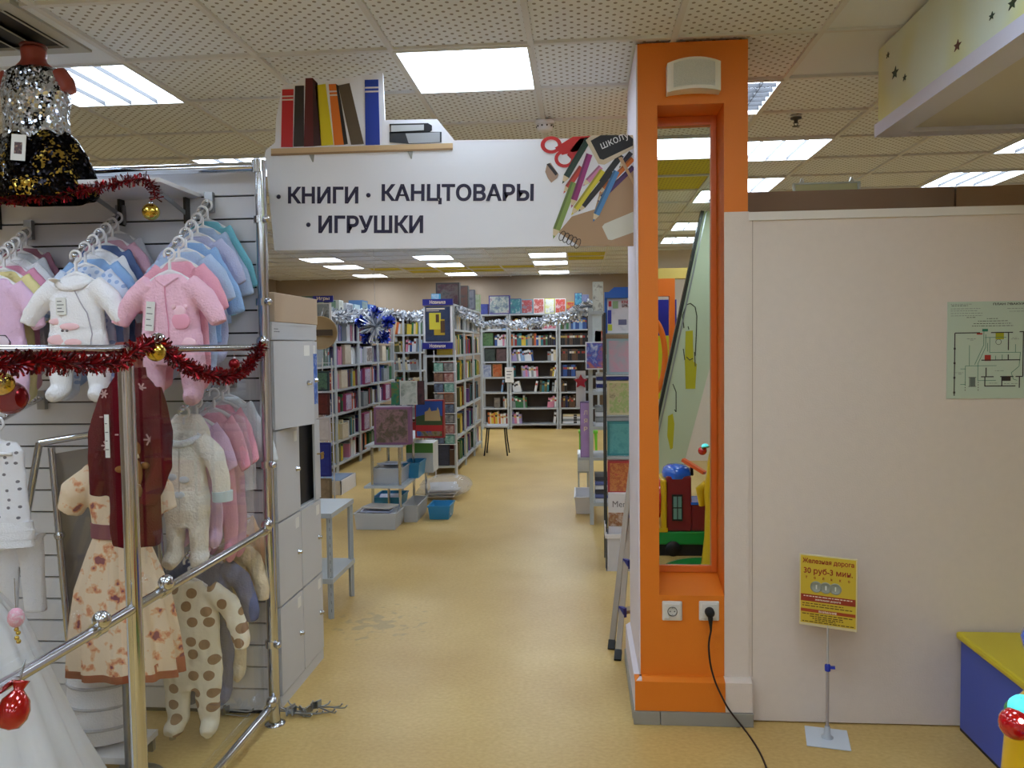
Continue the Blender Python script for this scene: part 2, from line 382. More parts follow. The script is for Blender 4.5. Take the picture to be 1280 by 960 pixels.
# its skirting
bz = .2
def skirt(x0, x1, y0, mt, nm, z0=.06, z1=.2):
    g = MB().prism([(0, 0), (0, 0)], 0, 0) if False else MB()
    pr = [(y0, z0), (y0, z1-.012), (y0+.03, z1), (Y0+.002, z1), (Y0+.002, z0)]
    vs = [(x, y, z) for x in (x0, x1) for y, z in pr]
    g.add(vs, [(0, 1, 2, 3, 4), (9, 8, 7, 6, 5), (0, 5, 6, 1), (1, 6, 7, 2), (2, 7, 8, 3), (4, 9, 5, 0)])
    return g.build(nm, mt, column)
skirt(.222, .607, 3.51, ORANGE, 'skirting'); skirt(.607, .722, 3.512, BEIGE, 'skirting')
g = MB(); g.add([(x, y, z) for y in (3.5135, 4.24) for x, z in ((.2205, .06), (.222, .186), (.244, .2), (.252, .2), (.252, .06))], [(0, 1, 2, 3, 4), (9, 8, 7, 6, 5), (0, 5, 6, 1), (1, 6, 7, 2), (2, 7, 8, 3)])
g.build('skirting', LILAC, column)
GT = mat('grey_floor_tile', (148, 146, 138), .45, var=.06, vscale=12)
for x0, x1 in ((.216, .328), (.331, .725)): MB().box(x0, x1, 3.502, 3.56, 0, .058).build('tile', GT, column, bevel=.002)
MB().box(.214, .25, 3.562, 3.9, 0, .058).build('tile', GT, column); MB().box(.214, .25, 3.903, 4.24, 0, .058).build('tile', GT, column)

# beige partition
pw = tag(MB().box(.712, FX1-.1, 3.56, 3.66, .006, 2.165).build('wall_partition', BEIGE), kind='structure')
MB().box(.712, FX1-.1, 3.552, 3.668, 2.165, 2.2).build('cap_rail', mat('cap_rail', (226, 220, 212), .5), pw)
MB().box(.728, .731, 3.5585, 3.56, .2, 2.165).build('wallpaper_seam', mat('seam', (178, 162, 148), .8), pw)

# bulkhead, painted
bm_ = mat('bulkhead_paint', (206, 218, 196), .55); N, L, b = nodes_of(bm_)
tc = N.new('ShaderNodeTexCoord'); n = N.new('ShaderNodeTexNoise'); n.inputs['Scale'].default_value = 1.9; n.inputs['Detail'].default_value = 1; L.new(tc.outputs['Object'], n.inputs['Vector'])
r = ramp(N, [(.42, (222, 236, 220)), (.6, (220, 222, 130)), (.72, (228, 236, 228))], 'EASE'); L.new(n.outputs['Fac'], r.inputs[0]); L.new(r.outputs[0], b.inputs['Base Color'])
BX, BY, BZ = 1.31, 3.76, 2.565
bk = tag(MB().box(BX, FX1-.1, .2, BY, BZ+.02, CZ).build('bulkhead_beam', bm_), kind='structure')
BS = mat('bulkhead_edge', (210, 212, 232), .5)
MB().box(BX-.012, BX+.10, .2, BY+.012, BZ-.02, BZ+.035).build('edge_strip', BS, bk)
MB().box(BX+.1, FX1-.1, BY-.07, BY+.012, BZ-.02, BZ+.035).build('edge_strip', BS, bk)
MB().box(BX+.1, FX1-.1, .2, BY-.08, BZ-.004, BZ+.02).build('soffit_panel', mat('soffit', (206, 202, 194), .6), bk)
STARM = mat('star_paint', (44, 66, 44), .6)
def star(y, z, r, m):
    p = []
    for k in range(10):
        rr = r if k % 2 == 0 else r*.42; a = PI/2+k*PI/5+.2
        p.append((y+rr*math.cos(a)*1.5, z+rr*math.sin(a)))
    n = len(p); g = MB(); g.add([(BX-.002, y_, z_) for y_, z_ in p]+[(BX+.001, y_, z_) for y_, z_ in p], [tuple(reversed(range(n))), tuple(range(n, 2*n))]+[(i, (i+1) % n, (i+1) % n+n, i+n) for i in range(n)])
    g.build('painted_star', m, bk)
for px, py, rr, cm in ((1119, 91, .026, STARM), (1131, 97, .014, STARM), (1110, 69, .013, STARM), (1197, 57, .02, mat('star_brown', (96, 62, 46), .6)), (1266, 4, .02, STARM), (1240, 20, .013, STARM)):
    p = at(px, py, X=BX); star(p.y, p.z, rr, cm)

# sprinkler, smoke detector, vent
DSTEEL = mat('dark_steel', (84, 84, 86), .4, .6)
p = at(995, 147, Z=CZ)
t = thing('sprinkler', 'small metal sprinkler head hanging from the perforated ceiling right of the column', 'sprinkler', (p.x, p.y, CZ))
MB().lathe((p.x, p.y, CZ), [(.032, 0), (.03, -.008), (.012, -.012), (.01, -.03)], 14).build('escutcheon', DSTEEL, t)
g = MB().lathe((p.x, p.y, CZ-.05), [(.001, .003), (.022, .002), (.022, 0), (.001, -.001)], 12); g.bar((p.x-.012, p.y, CZ-.028), (p.x-.006, p.y, CZ-.05), .004, .004); g.bar((p.x+.012, p.y, CZ-.028), (p.x+.006, p.y, CZ-.05), .004, .004)
g.build('deflector', DSTEEL, t)
p = at(681, 152, Z=CZ)
t = thing('smoke_detector', 'round white smoke detector on the ceiling above the sign scissors', 'smoke detector', (p.x, p.y, CZ))
MB().lathe((p.x, p.y, CZ), [(.055, 0), (.055, -.014), (.05, -.018)], 20).build('base', WHITE, t)
MB().lathe((p.x, p.y, CZ), [(.046, -.018), (.046, -.045), (.03, -.055), (.001, -.056)], 20).build('sensor_head', WHITE, t)
g = MB()
for k in range(10):
    a = 2*PI*k/10; g.ball((p.x+.0465*math.cos(a), p.y+.0465*math.sin(a), CZ-.03), .005, 6)
g.build('sensing_slots', DARK, t)
vx0, vy0 = -2.58, 2.87
t = thing('ceiling_vent', 'grey ceiling vent with long blades above the sequinned mannequin', 'vent', (vx0+.27, vy0+.1, CZ))
VG = mat('vent_metal', (176, 176, 168), .5)
g = MB(); X_, Y_ = vx0+.28, vy0+.24
for q in (-1, 1): g.box(X_-.25, X_+.25, Y_+q*.22-.03, Y_+q*.22+.03, CZ-.008, CZ+.011); g.box(X_+q*.22-.03, X_+q*.22+.03, Y_-.19, Y_+.19, CZ-.008, CZ+.011)
g.build('vent_frame', VG, t)
for q in ((X_-.285, X_-.252, -.18, .25), (X_+.252, X_+.285, -.18, .25), (X_-.285, X_+.285, .252, .395)): MB().box(q[0], q[1], Y_+q[2], Y_+q[3], CZ+.001, CZ+.02).build('surround_strip', TILEP, t)
MB().box(X_-.2, X_+.2, Y_-.2, Y_+.2, CZ+.004, CZ+.01).build('duct_opening', DARK, t)
for k in range(4): MB().bar((X_-.16+.32*k/3, Y_-.2, CZ-.001), (X_-.16+.32*k/3, Y_+.2, CZ-.001), .05, .004, up=(.5, 0, 1)).build('blade', VG, t)

# ================================================================== COLUMN FITTINGS
t = thing('mirror', 'tall narrow wall mirror with an orange wooden frame, set in the column niche', 'mirror', (.472, 3.745, nz0))
g = MB(); fy0, fy1 = 3.742, 3.764
g.box(nx0+.001, nx0+.012, fy0, fy1, nz0+.052, nz1-.001); g.box(nx1-.026, nx1-.001, fy0, fy1, nz0+.052, nz1-.001)
g.box(nx0+.012, nx1-.026, fy0, fy1, nz1-.04, nz1-.001); g.box(nx0+.012, nx1-.026, fy0, fy1, nz0+.052, nz0+.084)
g.build('mirror_frame', ORANGEW, t, bevel=.002)
mm = mat('mirror_glass', (226, 230, 226), .005, 1)
MB().box(nx0+.004, nx1-.02, 3.752, 3.76, nz0+.07, nz1-.02).build('mirror_glass', mm, t)

SOCK = mat('socket_plastic', (218, 214, 206), .35)
def socket(x, z, label, plugged):
    t = thing('wall_socket', label, 'socket', (x, 3.56, z))
    MB().box(x-.043, x+.043, 3.549, 3.5599, z-.043, z+.043).build('face_plate', SOCK, t, bevel=.005)
    MB().box(x-.033, x+.033, 3.545, 3.5495, z-.033, z+.033).build('inner_frame', SOCK, t, bevel=.003)
    if not plugged:
        g = MB().lathe((x, 3.5455, z), [(.0215, .002), (.0215, .006), (.019, .006), (.018, 0), (.001, 0)], 20, axis=(0, -1, 0)); g.build('socket_well', mat('socket_shade', (120, 116, 108), .5), t)
        for q in (-1, 1): MB().lathe((x+q*.0095, 3.5452, z), [(.003, .0012), (.001, .0013)], 8, axis=(0, -1, 0)).build('contact_hole', DARK, t)
        for q in (-1, 1): MB().box(x-.002, x+.002, 3.541, 3.5445, z+q*.0175-.004, z+q*.0175+.004).build('earth_clip', STEEL, t)
socket(.387, .487, 'square white wall socket standing empty on the orange column', False)
socket(.545, .489, 'square white wall socket with a black plug pushed into it', True)
t = thing('power_cord', 'black power cord with a round plug trailing from the column over the floor', 'cord', (.545, 3.54, .489))
g = MB().lathe((.545, 3.5445, .489), [(.001, .034), (.014, .034), (.0195, .026), (.0205, .004), (.0205, .0002)], 18, axis=(0, -1, 0))
g.tube([(.545, 3.53, .487), (.546, 3.522, .465), (.547, 3.522, .44), (.548, 3.522, .41)], [.013, .011, .007, .004], 10)
g.build('plug', BLACKR, t)
pts = [Vector((.548, 3.522, .412))]
for px, py, Y in ((886, 806, 3.515), (888, 830, 3.505), (894, 852, 3.495), (903, 872, 3.485), (912, 888, 3.475)): pts.append(at(px, py, Y=Y))
for px, py in ((930, 911), (941, 926), (950, 941), (957, 957), (962, 975)): pts.append(at(px, py, Z=.006))
pts.append(pts[-1]+Vector((.0, -.35, 0)))
def smooth(pts, n=6):
    out = []
    for i in range(len(pts)-1):
        a, b_, c_, d = pts[max(i-1, 0)], pts[i], pts[i+1], pts[min(i+2, len(pts)-1)]
        for k in range(n):
            u = k/n; out.append(.5*((2*b_)+(c_-a)*u+(2*a-5*b_+4*c_-d)*u*u+(3*b_-a-3*c_+d)*u**3))
    return out+[pts[-1]]
MB().tube(smooth(pts), .004, 8).build('cable', mat('cable', (40, 20, 20), .5), t)
pts_end = pts[-1]

t = thing('loudspeaker', 'white wall loudspeaker with a curved grille high on the orange column', 'loudspeaker', (.48, 3.56, 2.7))
def bowed(x0, x1, z0, z1, base, rise, bow, y1=3.56, n=10):
    """body whose front bows outward in plan and whose top edge bows upward"""
    vs = []; 
    for i in range(n+1):
        u = i/n; w = 1-(2*u-1)**2; x = x0+(x1-x0)*u; y = base-bow*w
        vs += [(x, y, z0+rise*w*.5), (x, y, z1+rise*w), (x, y1, z0+rise*w*.5), (x, y1, z1+rise*w)]
    fs = []
    for i in range(n):
        a = 4*i; b_ = a+4; fs += [(a, b_, b_+1, a+1), (a+2, a+3, b_+3, b_+2), (a+1, b_+1, b_+3, a+3), (a, a+2, b_+2, b_)]
    fs += [(0, 1, 3, 2), (4*n, 4*n+2, 4*n+3, 4*n+1)]
    return MB().add(vs, fs)
bowed(.37, .588, 2.695, 2.815, 3.5, .016, .02).build('housing', mat('speaker_housing', (228, 224, 212), .4), t)
gm = mat('speaker_grille', (216, 218, 212), .6, bump=.6, bscale=420, var=.12, vscale=240)
bowed(.376, .582, 2.71, 2.806, 3.4985, .015, .02, 3.503).build('grille', gm, t)

# things on and behind the partition
for (x0, x1, lb) in ((.74, 1.695, 'tall brown back board just right of the column, seen over the beige partition'), (1.705, 3.2, 'lighter brown back board at the edge of the photograph, seen over the beige partition')):
    t = thing('tall_cabinet', lb, 'cabinet', ((x0+x1)/2, 3.95, 0))
    mt = BROWN if x0 < 1 else mat('brown_board_light', (172, 140, 106), .6, var=.06)
    MB().box(x0, x1, 3.9, 3.918, .01, 2.345).build('back_panel', mt, t)
    for x in (x0, x1-.018): MB().box(x, x+.018, 3.918, 4.25, .01, 2.345).build('side_panel', mt, t)
    for z in (.1, .6, 1.1, 1.6, 2.1, 2.327): MB().box(x0+.018, x1-.018, 3.918, 4.25, z, z+.018).build('shelf_board', mt, t)
p0, p1 = at(991, 240, Y=4.05), at(1083, 237, Y=4.05)
t = thing('sign_holder', 'clear upright plastic sign holder with a pale yellow sheet on the brown board', 'sign holder', ((p0.x+p1.x)/2, 4.05, 2.345))
x0, x1 = p0.x, p1.x-.03; zt = at(995, 229, Y=4.05).z
MB().box(x0+.012, x1-.012, 4.048, 4.053, 2.357, zt-.006).build('sheet', mat('yellow_sheet', (196, 196, 150), .6), t)
g = MB()
for x in (x0, x1-.01): g.box(x, x+.01, 4.043, 4.058, 2.345, zt)
g.box(x0, x1, 4.043, 4.058, zt-.008, zt); g.box(x0, x1, 4.02, 4.08, 2.345, 2.355); g.build('clear_frame', mat('acrylic', (200, 210, 206), .2, alpha=.75), t)
for x in (x0+.03, x1-.05): MB().prism([(x, zt), (x+.022, zt), (x+.014, zt+.022), (x+.008, zt+.022)], 4.045, 4.056).build('clip', mat('acrylic', (200, 210, 206)), t)

# evacuation plan
ex0, ex1, ez0, ez1, ey = 1.525, 2.10, 1.404, 1.808, 3.5595
t = thing('evacuation_plan', 'pale green evacuation plan sheet fixed to the beige partition', 'poster', ((ex0+ex1)/2, ey, ez0))
MB().box(ex0, ex1, ey-.0035, ey-.0005, ez0, ez1).build('sheet', mat('plan_sheet', (190, 206, 188), .35), t)
PW, PH = ex1-ex0, ez1-ez0; yF = ey-.0036
def pl(u, v): return (ex0+(u-30)*.327/750, ez1-(v-35)*.404/903)        # plan drawing units -> room
INK = mat('plan_ink', (44, 38, 40), .6); PG = mat('plan_green', (40, 120, 96), .6); PR = mat('plan_red', (176, 52, 40), .6); PY = mat('plan_yellow', (170, 170, 30), .6); PT = mat('plan_text', (104, 116, 108), .6)
def lines(segs, w, m, nm):
    g = MB()
    for a, b_ in segs:
        (xa, za), (xb, zb) = pl(*a), pl(*b_); g.bar((xa, yF, za), (xb, yF, zb), w, .0006, up=(0, 1, 0))
    g.build(nm, m, t)
def poly(ps): return list(zip(ps[:-1], ps[1:]))
lines(poly([(330, 325), (100, 325), (100, 910)])+poly([(430, 325), (630, 325)])+[((690, 320), (735, 320)), ((725, 320), (725, 735)), ((590, 325), (590, 490)), ((345, 580), (700, 580)), ((590, 530), (590, 580)), ((345, 735), (460, 735)), ((520, 735), (640, 735)), ((660, 735), (725, 735)), ((390, 650), (390, 735)), ((380, 735), (380, 825)), ((380, 822), (660, 822)), ((535, 740), (535, 825)), ((695, 735), (695, 840))], .0042, INK, 'plan_walls')
for v_ in (470, 605, 742, 880): 
    (x_, z_) = pl(100, v_); MB().box(x_-.004, x_+.004, yF-.0003, yF+.0003, z_-.004, z_+.004).build('plan_pillar', INK, t)
lines(poly([(365, 315), (365, 440), (285, 620)])+poly([(383, 340), (383, 460), (315, 610), (315, 770), (480, 770)])+poly([(155, 805), (200, 805), (200, 632), (485, 632)])+[((235, 632), (235, 440)), ((155, 660), (200, 660))]+poly([(375, 370), (570, 370)])+poly([(420, 370), (420, 510), (700, 510), (690, 640), (620, 700), (640, 760), (675, 770)])+[((475, 540), (475, 575)), ((535, 530), (535, 575)), ((400, 420), (400, 500)), ((655, 435), (655, 510))], .0019, PG, 'route_line')
lines([((240, 740), (240, 825)), ((290, 740), (290, 825)), ((230, 740), (300, 740)), ((230, 825), (300, 825))], .002, INK, 'plan_stair')
lines([((200, 780+k*24), (200, 792+k*24)) for k in range(4)]+[((320, 780+k*24), (320, 792+k*24)) for k in range(4)], .0022, INK, 'dashed_line')
for (u0, v0, u1, v1, mm_, nm) in ((472, 328, 548, 388, PY, 'plan_yellow_zone'), (375, 532, 432, 588, PR, 'plan_red_mark'), (300, 328, 352, 342, PR, 'plan_red_mark'), (350, 290, 402, 314, PG, 'exit_mark'), (535, 738, 615, 775, INK, 'plan_dark_zone'), (245, 742, 286, 822, PT, 'plan_stair_fill')):
    (xa, za), (xb, zb) = pl(u0, v0), pl(u1, v1); MB().box(xa, xb, yF-.0002, yF+.0003, zb, za).build(nm, mm_, t)
(xa, za) = pl(500, 412); MB().torus((xa, yF, za), .011, .0008).build('plan_wheel_mark', INK, t)
for v_, n_, u0, dk in ((58, 190, 60, 0), (72, 150, 66, 1), (100, 270, 60, 0), (120, 240, 60, 0), (143, 290, 60, 0), (165, 290, 60, 0), (182, 80, 205, 1), (195, 100, 390, 1), (217, 270, 310, 1), (240, 345, 270, 1), (262, 380, 255, 1), (104, 260, 575, 0), (130, 230, 595, 0), (380, 80, 210, 0), (392, 30, 240, 0), (375, 50, 625, 0), (387, 70, 615, 0), (695, 70, 110, 0), (708, 30, 135, 0), (680, 80, 470, 0), (795, 80, 420, 0), (800, 50, 555, 0), (800, 60, 620, 0)):
    segs = []; u = u0
    while u < u0+n_: w_ = R.uniform(10, 34); segs.append(((u, v_), (min(u+w_, u0+n_), v_))); u += w_+7
    lines(segs, .0022 if dk else .0016, PT if not dk else INK, 'small_print')
(xa, za) = pl(445, 76); text('ПЛАН ЭВАКУАЦИИ', .162, .0115, wallM(xa, yF, za), INK, 'heading', t, .03)

# price stand on the floor
sx_, sy_ = 1.007, 3.42; ang = math.radians(-24)
t = thing('sign_stand', 'yellow price sign on a thin clear pole with a square white foot', 'sign', (sx_, sy_, 0))
RZ = Matrix.Translation((sx_, sy_, 0)) @ Matrix.Rotation(ang, 4, 'Z')
MB().box(-.085, .085, -.09, .09, .001, .006, M=Matrix.Translation((sx_, sy_, 0)) @ Matrix.Rotation(math.radians(-12), 4, 'Z')).build('foot_plate', mat('white_plastic', (206, 216, 228), .3), t, bevel=.004)
MB().lathe((sx_, sy_, .006), [(.024, 0), (.024, .004), (.014, .01), (.011, .045), (.009, .05)], 16).build('collar', mat('grey_plastic', (176, 182, 190), .35), t)
MB().tube([(sx_, sy_, .03), (sx_, sy_, .3)], .0065, 10).build('pole', mat('pole_plastic', (168, 158, 156), .3), t)
MB().tube([(sx_, sy_, .3), (sx_, sy_, .495)], .0045, 10).build('pole', mat('pole_plastic_thin', (186, 182, 176), .3), t)
g = MB().lathe((sx_, sy_, .288), [(.011, 0), (.012, .004), (.012, .024), (.0055, .03)], 12); g.bar((sx_, sy_, .302), (sx_+.028, sy_-.008, .305), .012, .01)
g.build('clamp', mat('blue_clamp', (34, 52, 168), .4), t)
bw, bz0, bz1 = .226, .468, .768
RT = RZ
MB().box(-bw/2, bw/2, -.004, .004, bz0, bz1, M=RT).build('holder', mat('acrylic_edge', (212, 200, 160), .3), t, bevel=.002)
YS = mat('price_yellow', (206, 178, 52), .45)
MB().box(-bw/2+.006, bw/2-.006, -.0046, -.0041, bz0+.012, bz1-.005, M=RT).build('price_sheet', YS, t)
RDK = mat('price_red', (152, 50, 26), .5)
def sm(x, z): return RT @ Matrix.Translation((x, -.0048, z)) @ Matrix.Rotation(PI/2, 4, 'X')
def bar_(x0, x1, z0, z1, m, nm): MB().box(x0, x1, -.0054, -.0047, z0, z1, M=RT).build(nm, m, t)
text('Железная дорога', .2, .026, sm(-.1, .727), RDK, 'heading', t, .022)
text('30 руб-3 мин.', .19, .032, sm(-.095, .683), RDK, 'heading', t, .02)
for k, ch in enumerate('только'): text(ch, .0075, .0105, sm(-.088+k*.033, .667), RDK, 'lettering', t, .03)
for k in range(3):
    x = -.045+k*.037
    MB().lathe(RT @ Vector((x, -.0047, .635)), [(.024, 0), (.024, .0012), (.0185, .0012), (.018, .0006), (.001, .0006)], 20, axis=RT.to_3x3() @ Vector((0, -1, 0))).build('printed_coin', mat('coin_print', (150, 156, 142), .4), t)
    text('1', .005, .018, sm(x-.002, .626) @ Matrix.Translation((0, 0, .0006)), mat('coin_print_light', (216, 220, 208), .4), 'coin_digit', t, .02)
bar_(-.106, .106, .572, .601, RDK, 'red_band'); bar_(-.106, .106, .527, .54, mat('price_red2', (170, 68, 30), .5), 'red_band')
PWH = mat('price_white', (236, 220, 200), .5)
def smb(x, z): return sm(x, z) @ Matrix.Translation((0, 0, .0009))
text('железная дорога', .1, .009, smb(-.05, .576), PWH, 'lettering', t, .02)
text('ВНИМАНИЕ', .07, .0085, smb(-.035, .529), PWH, 'lettering', t, .03)
def scrib(x0, x1, z, m, y=-.0057):
    x = x0; g = MB()
    while x < x1-.004: w_ = R.uniform(.006, .02); g.box(x, min(x+w_, x1), y, -.0047, z, z+.0035, M=RT); x += w_+.0035
    g.build('small_print', m, t)
scrib(-.095, .095, .592, PWH); PDK = mat('price_ink', (96, 70, 20), .6)
for x0, x1, z in ((-.1, .06, .561), (-.1, .1, .551), (-.1, .1, .517), (-.07, .06, .508), (-.06, .06, .5), (-.05, .03, .493), (-.1, .1, .485)): scrib(x0, x1, z, PDK)

# blue and yellow ride table by the partition
cx0, cy0 = 1.585, 2.3
t = thing('ride_table', 'low blue cabinet with a yellow top against the beige partition', 'table', (2.1, 2.95, 0))
BLUEP = mat('blue_panel', (66, 90, 194), .4, var=.04)
MB().box(cx0, cx0+.02, cy0, 3.53, .012, .392).build('side_panel', BLUEP, t)
MB().box(cx0+.02, 2.75, 3.5, 3.52, .012, .392).build('back_panel', BLUEP, t)
MB().box(cx0+.02, 2.75, cy0, cy0+.02, .012, .392).build('front_panel', BLUEP, t)
MB().box(cx0, 2.75, cy0, 3.53, 0, .012).build('plinth', DARK, t)
MB().box(cx0-.02, 2.77, cy0-.02, 3.54, .392, .424).build('top_board', mat('yellow_top', (214, 196, 40), .4), t, bevel=.012)

# ================================================================== HANGING SIGN
SYF = 3.742                                     # its front face
sgn = thing('shop_sign', 'white die-cut hanging sign for books and stationery with printed shelf and pencils', 'sign', (-.6, 3.75, 2.1))
def spt(px, py): p = at(px, py, Y=SYF); return (p.x, p.z)
out = [(343, 313), (792, 306.5), (792, 172.5), (568, 176), (546, 149), (481, 150), (478.5, 91), (401, 102), (396, 98), (386, 96), (376, 98), (371, 104), (353, 107), (345, 149), (344, 178), (332, 188), (331, 193)]
MB().prism([spt(*p) for p in out], SYF, SYF+.012).build('board', SIGNW, sgn)
LY = .0014
def flat(ps, m, nm, lay=1, parent=None, raw=False):
    q = ps if raw else [spt(*p) for p in ps]
    a = sum(q[i][0]*q[(i+1) % len(q)][1]-q[(i+1) % len(q)][0]*q[i][1] for i in range(len(q)))
    if a < 0: q = q[::-1]
    return MB().prism(q, SYF-.0009*lay, SYF-.00005, 0).build(nm, m, parent or sgn)
PM = lambda nm, c: mat(nm, c, .45)
SHL = mat('printed_wood', (206, 176, 136), .5, var=.05, vscale=20)
flat([(339, 186), (566, 179), (566, 187), (339, 194.5)], SHL, 'printed_shelf', 3)
flat([(339, 192.5), (566, 185), (566, 187.3), (339, 195)], PM('printed_wood_edge', (150, 118, 84)), 'printed_shelf_edge', 4)
for x in (386, 509): flat([(x, 194-(x-339)*.032), (x+7, 194-(x-339)*.032), (x+6, 204-(x-339)*.032), (x+4.5, 204-(x-339)*.032)], PM('printed_bracket', (150, 152, 148)), 'printed_bracket', 2)
bks = [('red', (198, 36, 40), [(353, 112), (367, 111.5), (366, 184), (351.5, 184)], 1), ('charcoal', (52, 44, 42), [(369, 107.5), (380, 107), (380, 183), (367, 183.5)], 0),
       ('maroon', (96, 28, 28), [(382, 98), (391, 97.5), (392, 183), (380, 183.5)], 0), ('dark spine side', (60, 26, 24), [(391, 97.5), (397, 104), (402, 182), (392, 183)], 0),
       ('yellow', (216, 196, 24), [(394, 107), (407, 105), (417, 181), (402, 182.5)], 0), ('orange', (220, 114, 28), [(411, 105.5), (420, 105), (430, 181), (418, 181.5)], 2),
       ('near-black', (40, 34, 34), [(420, 105), (423, 107), (435, 180), (430, 181)], 0), ('olive', (92, 78, 60), [(423, 107), (437, 104), (455, 180), (439, 181)], 0), ('blue', (34, 62, 158), [(456, 100), (473, 99.5), (475, 181), (457, 181.5)], 3)]
for nm, c, ps, st in bks:
    o = flat(ps, PM('printed_book_'+nm.replace(' ', '_').replace('-', '_'), c), 'printed_book', 3); o['label'] = nm+' book printed on the shelf'
    if st:
        (xa, ya), (xb, yb) = ps[0], ps[1]; (xd, yd) = ps[3]
        for s0 in ((.11, .135), (.17, .195)):
            q = [(xa+(xd-xa)*s0[0], ya+(yd-ya)*s0[0]), (xb+(ps[2][0]-xb)*s0[0], yb+(ps[2][1]-yb)*s0[0]), (xb+(ps[2][0]-xb)*s0[1], yb+(ps[2][1]-yb)*s0[1]), (xa+(xd-xa)*s0[1], ya+(yd-ya)*s0[1])]
            flat(q, PM('printed_stripe', (216, 206, 200)), 'stripe', 4, o) if False else flat(q, PM('printed_stripe', (216, 206, 200)), 'printed_stripe', 4)
flat([(487, 155), (535, 154), (540, 157), (540, 163), (536, 166), (488, 167)], PM('printed_book_black', (36, 38, 44)), 'printed_book', 3)
flat([(489, 157), (530, 156), (530, 163), (489, 165)], PM('printed_pages', (192, 196, 200)), 'printed_pages', 4)
flat([(487, 165), (552, 165), (552, 178), (511, 180), (487, 178)], PM('printed_book_dark', (58, 62, 70)), 'printed_book', 3)
flat([(507, 167), (550, 165.5), (550, 178), (511, 179.5)], PM('printed_pages2', (168, 172, 178)), 'printed_pages', 4)
flat([(546, 148.5), (568, 175.5), (792, 172), (792, 173.4), (567, 177), (545, 150)], PM('sign_edge', (244, 244, 248)), 'cut_edge', 1)
# lettering
def stext(body, x0, x1, ytop, ybot, nm='lettering', m=NAVY, bold=.033):
    a, b_ = spt(x0, ybot), spt(x1, ybot); h = spt(x0, ytop)[1]-a[1]
    ang = math.atan2(b_[1]-a[1], b_[0]-a[0])
    return text(body, math.hypot(b_[0]-a[0], b_[1]-a[1]), h, Matrix.Translation((a[0], SYF-.0006, a[1])) @ Matrix.Rotation(-ang, 4, 'Y') @ Matrix.Rotation(PI/2, 4, 'X'), m, nm, sgn, bold)
stext('КНИГИ', 360, 448, 233.5, 254.5); stext('КАНЦТОВАРЫ', 477, 667, 230, 255.5); stext('ИГРУШКИ', 398, 529, 269.5, 291.5)
for x, y in ((348.3, 246), (460.5, 244), (385.5, 281)):
    p = spt(x, y); MB().lathe((p[0], SYF-.0001, p[1]), [(.0105, 0), (.0105, .0006), (.0001, .0006)], 18, axis=(0, -1, 0)).build('bullet', NAVY, sgn)
# the stationery picture
zz = lambda u, v: (680+u*120/794, 165+v*145/960)
def fz(ps, c, nm, lay, cname=None): return flat([zz(*p) for p in ps], PM(cname or 'print_%02x%02x%02x' % c, c), nm, lay)
fz([(740, 310), (470, 470), (420, 640), (230, 700), (120, 830), (290, 945), (740, 945)], (170, 138, 104), 'printed_kraft_paper', 1)
def ringflat(cx, cy, rx, ry, wx, c, nm, lay, rot=0):
    n = 22; g = MB(); q = []
    for k in range(n):
        a = 2*PI*k/n
        for s_ in (1, wx):
            x, y = rx*s_*math.cos(a), ry*s_*math.sin(a); x, y = x*math.cos(rot)-y*math.sin(rot), x*math.sin(rot)+y*math.cos(rot)
            px, pz = spt(*zz(cx+x, cy+y)); q.append((px, SYF-.0009*lay, pz))
    g.add(q, [(2*k, 2*k+1, (2*k+3) % (2*n), (2*k+2) % (2*n)) for k in range(n)]); g.build(nm, PM('print_%02x%02x%02x' % c, c), sgn)
RED = (196, 36, 38)
fz([(90, 130), (240, 40), (400, 32), (330, 140), (230, 170), (150, 190)], RED, 'printed_scissor_blade', 2)
fz([(190, 190), (290, 60), (380, 40), (340, 160), (240, 240)], (176, 28, 34), 'printed_scissor_blade', 2)
ringflat(60, 108, 88, 72, .62, RED, 'printed_scissor_loop', 3); ringflat(170, 222, 84, 74, .64, RED, 'printed_scissor_loop', 3)
fz([(25, 265), (55, 255), (120, 350), (110, 380), (60, 420), (30, 380), (10, 330)], (168, 140, 122), 'printed_sharpener', 2)
fz([(22, 268), (45, 258), (115, 345), (95, 362)], (44, 40, 44), 'printed_sharpener_blade', 3)
def pencil(a, b_, w, c, lay, nm='printed_pencil'):
    (ax, ay), (bx, by) = a, b_; d = math.hypot(bx-ax, by-ay); ux, uy = (bx-ax)/d, (by-ay)/d; nx, ny = -uy*w/2, ux*w/2; tl = w*1.35
    cx, cy = bx-ux*tl, by-uy*tl
    fz([(ax+nx, ay+ny), (ax-nx, ay-ny), (cx-nx, cy-ny), (cx+nx, cy+ny)], c, nm, lay)
    fz([(ax+nx, ay+ny), (ax+nx*.3, ay+ny*.3), (cx+nx*.3, cy+ny*.3), (cx+nx, cy+ny)], tuple(int(v*.75) for v in c), 'printed_pencil_side', lay+.3)
    fz([(cx+nx, cy+ny), (cx-nx, cy-ny), (bx, by)], (214, 196, 160), 'printed_pencil_tip', lay)
    fz([(bx-ux*tl*.35+nx*.35, by-uy*tl*.35+ny*.35), (bx-ux*tl*.35-nx*.35, by-uy*tl*.35-ny*.35), (bx, by)], c, 'printed_pencil_lead', lay+.3)
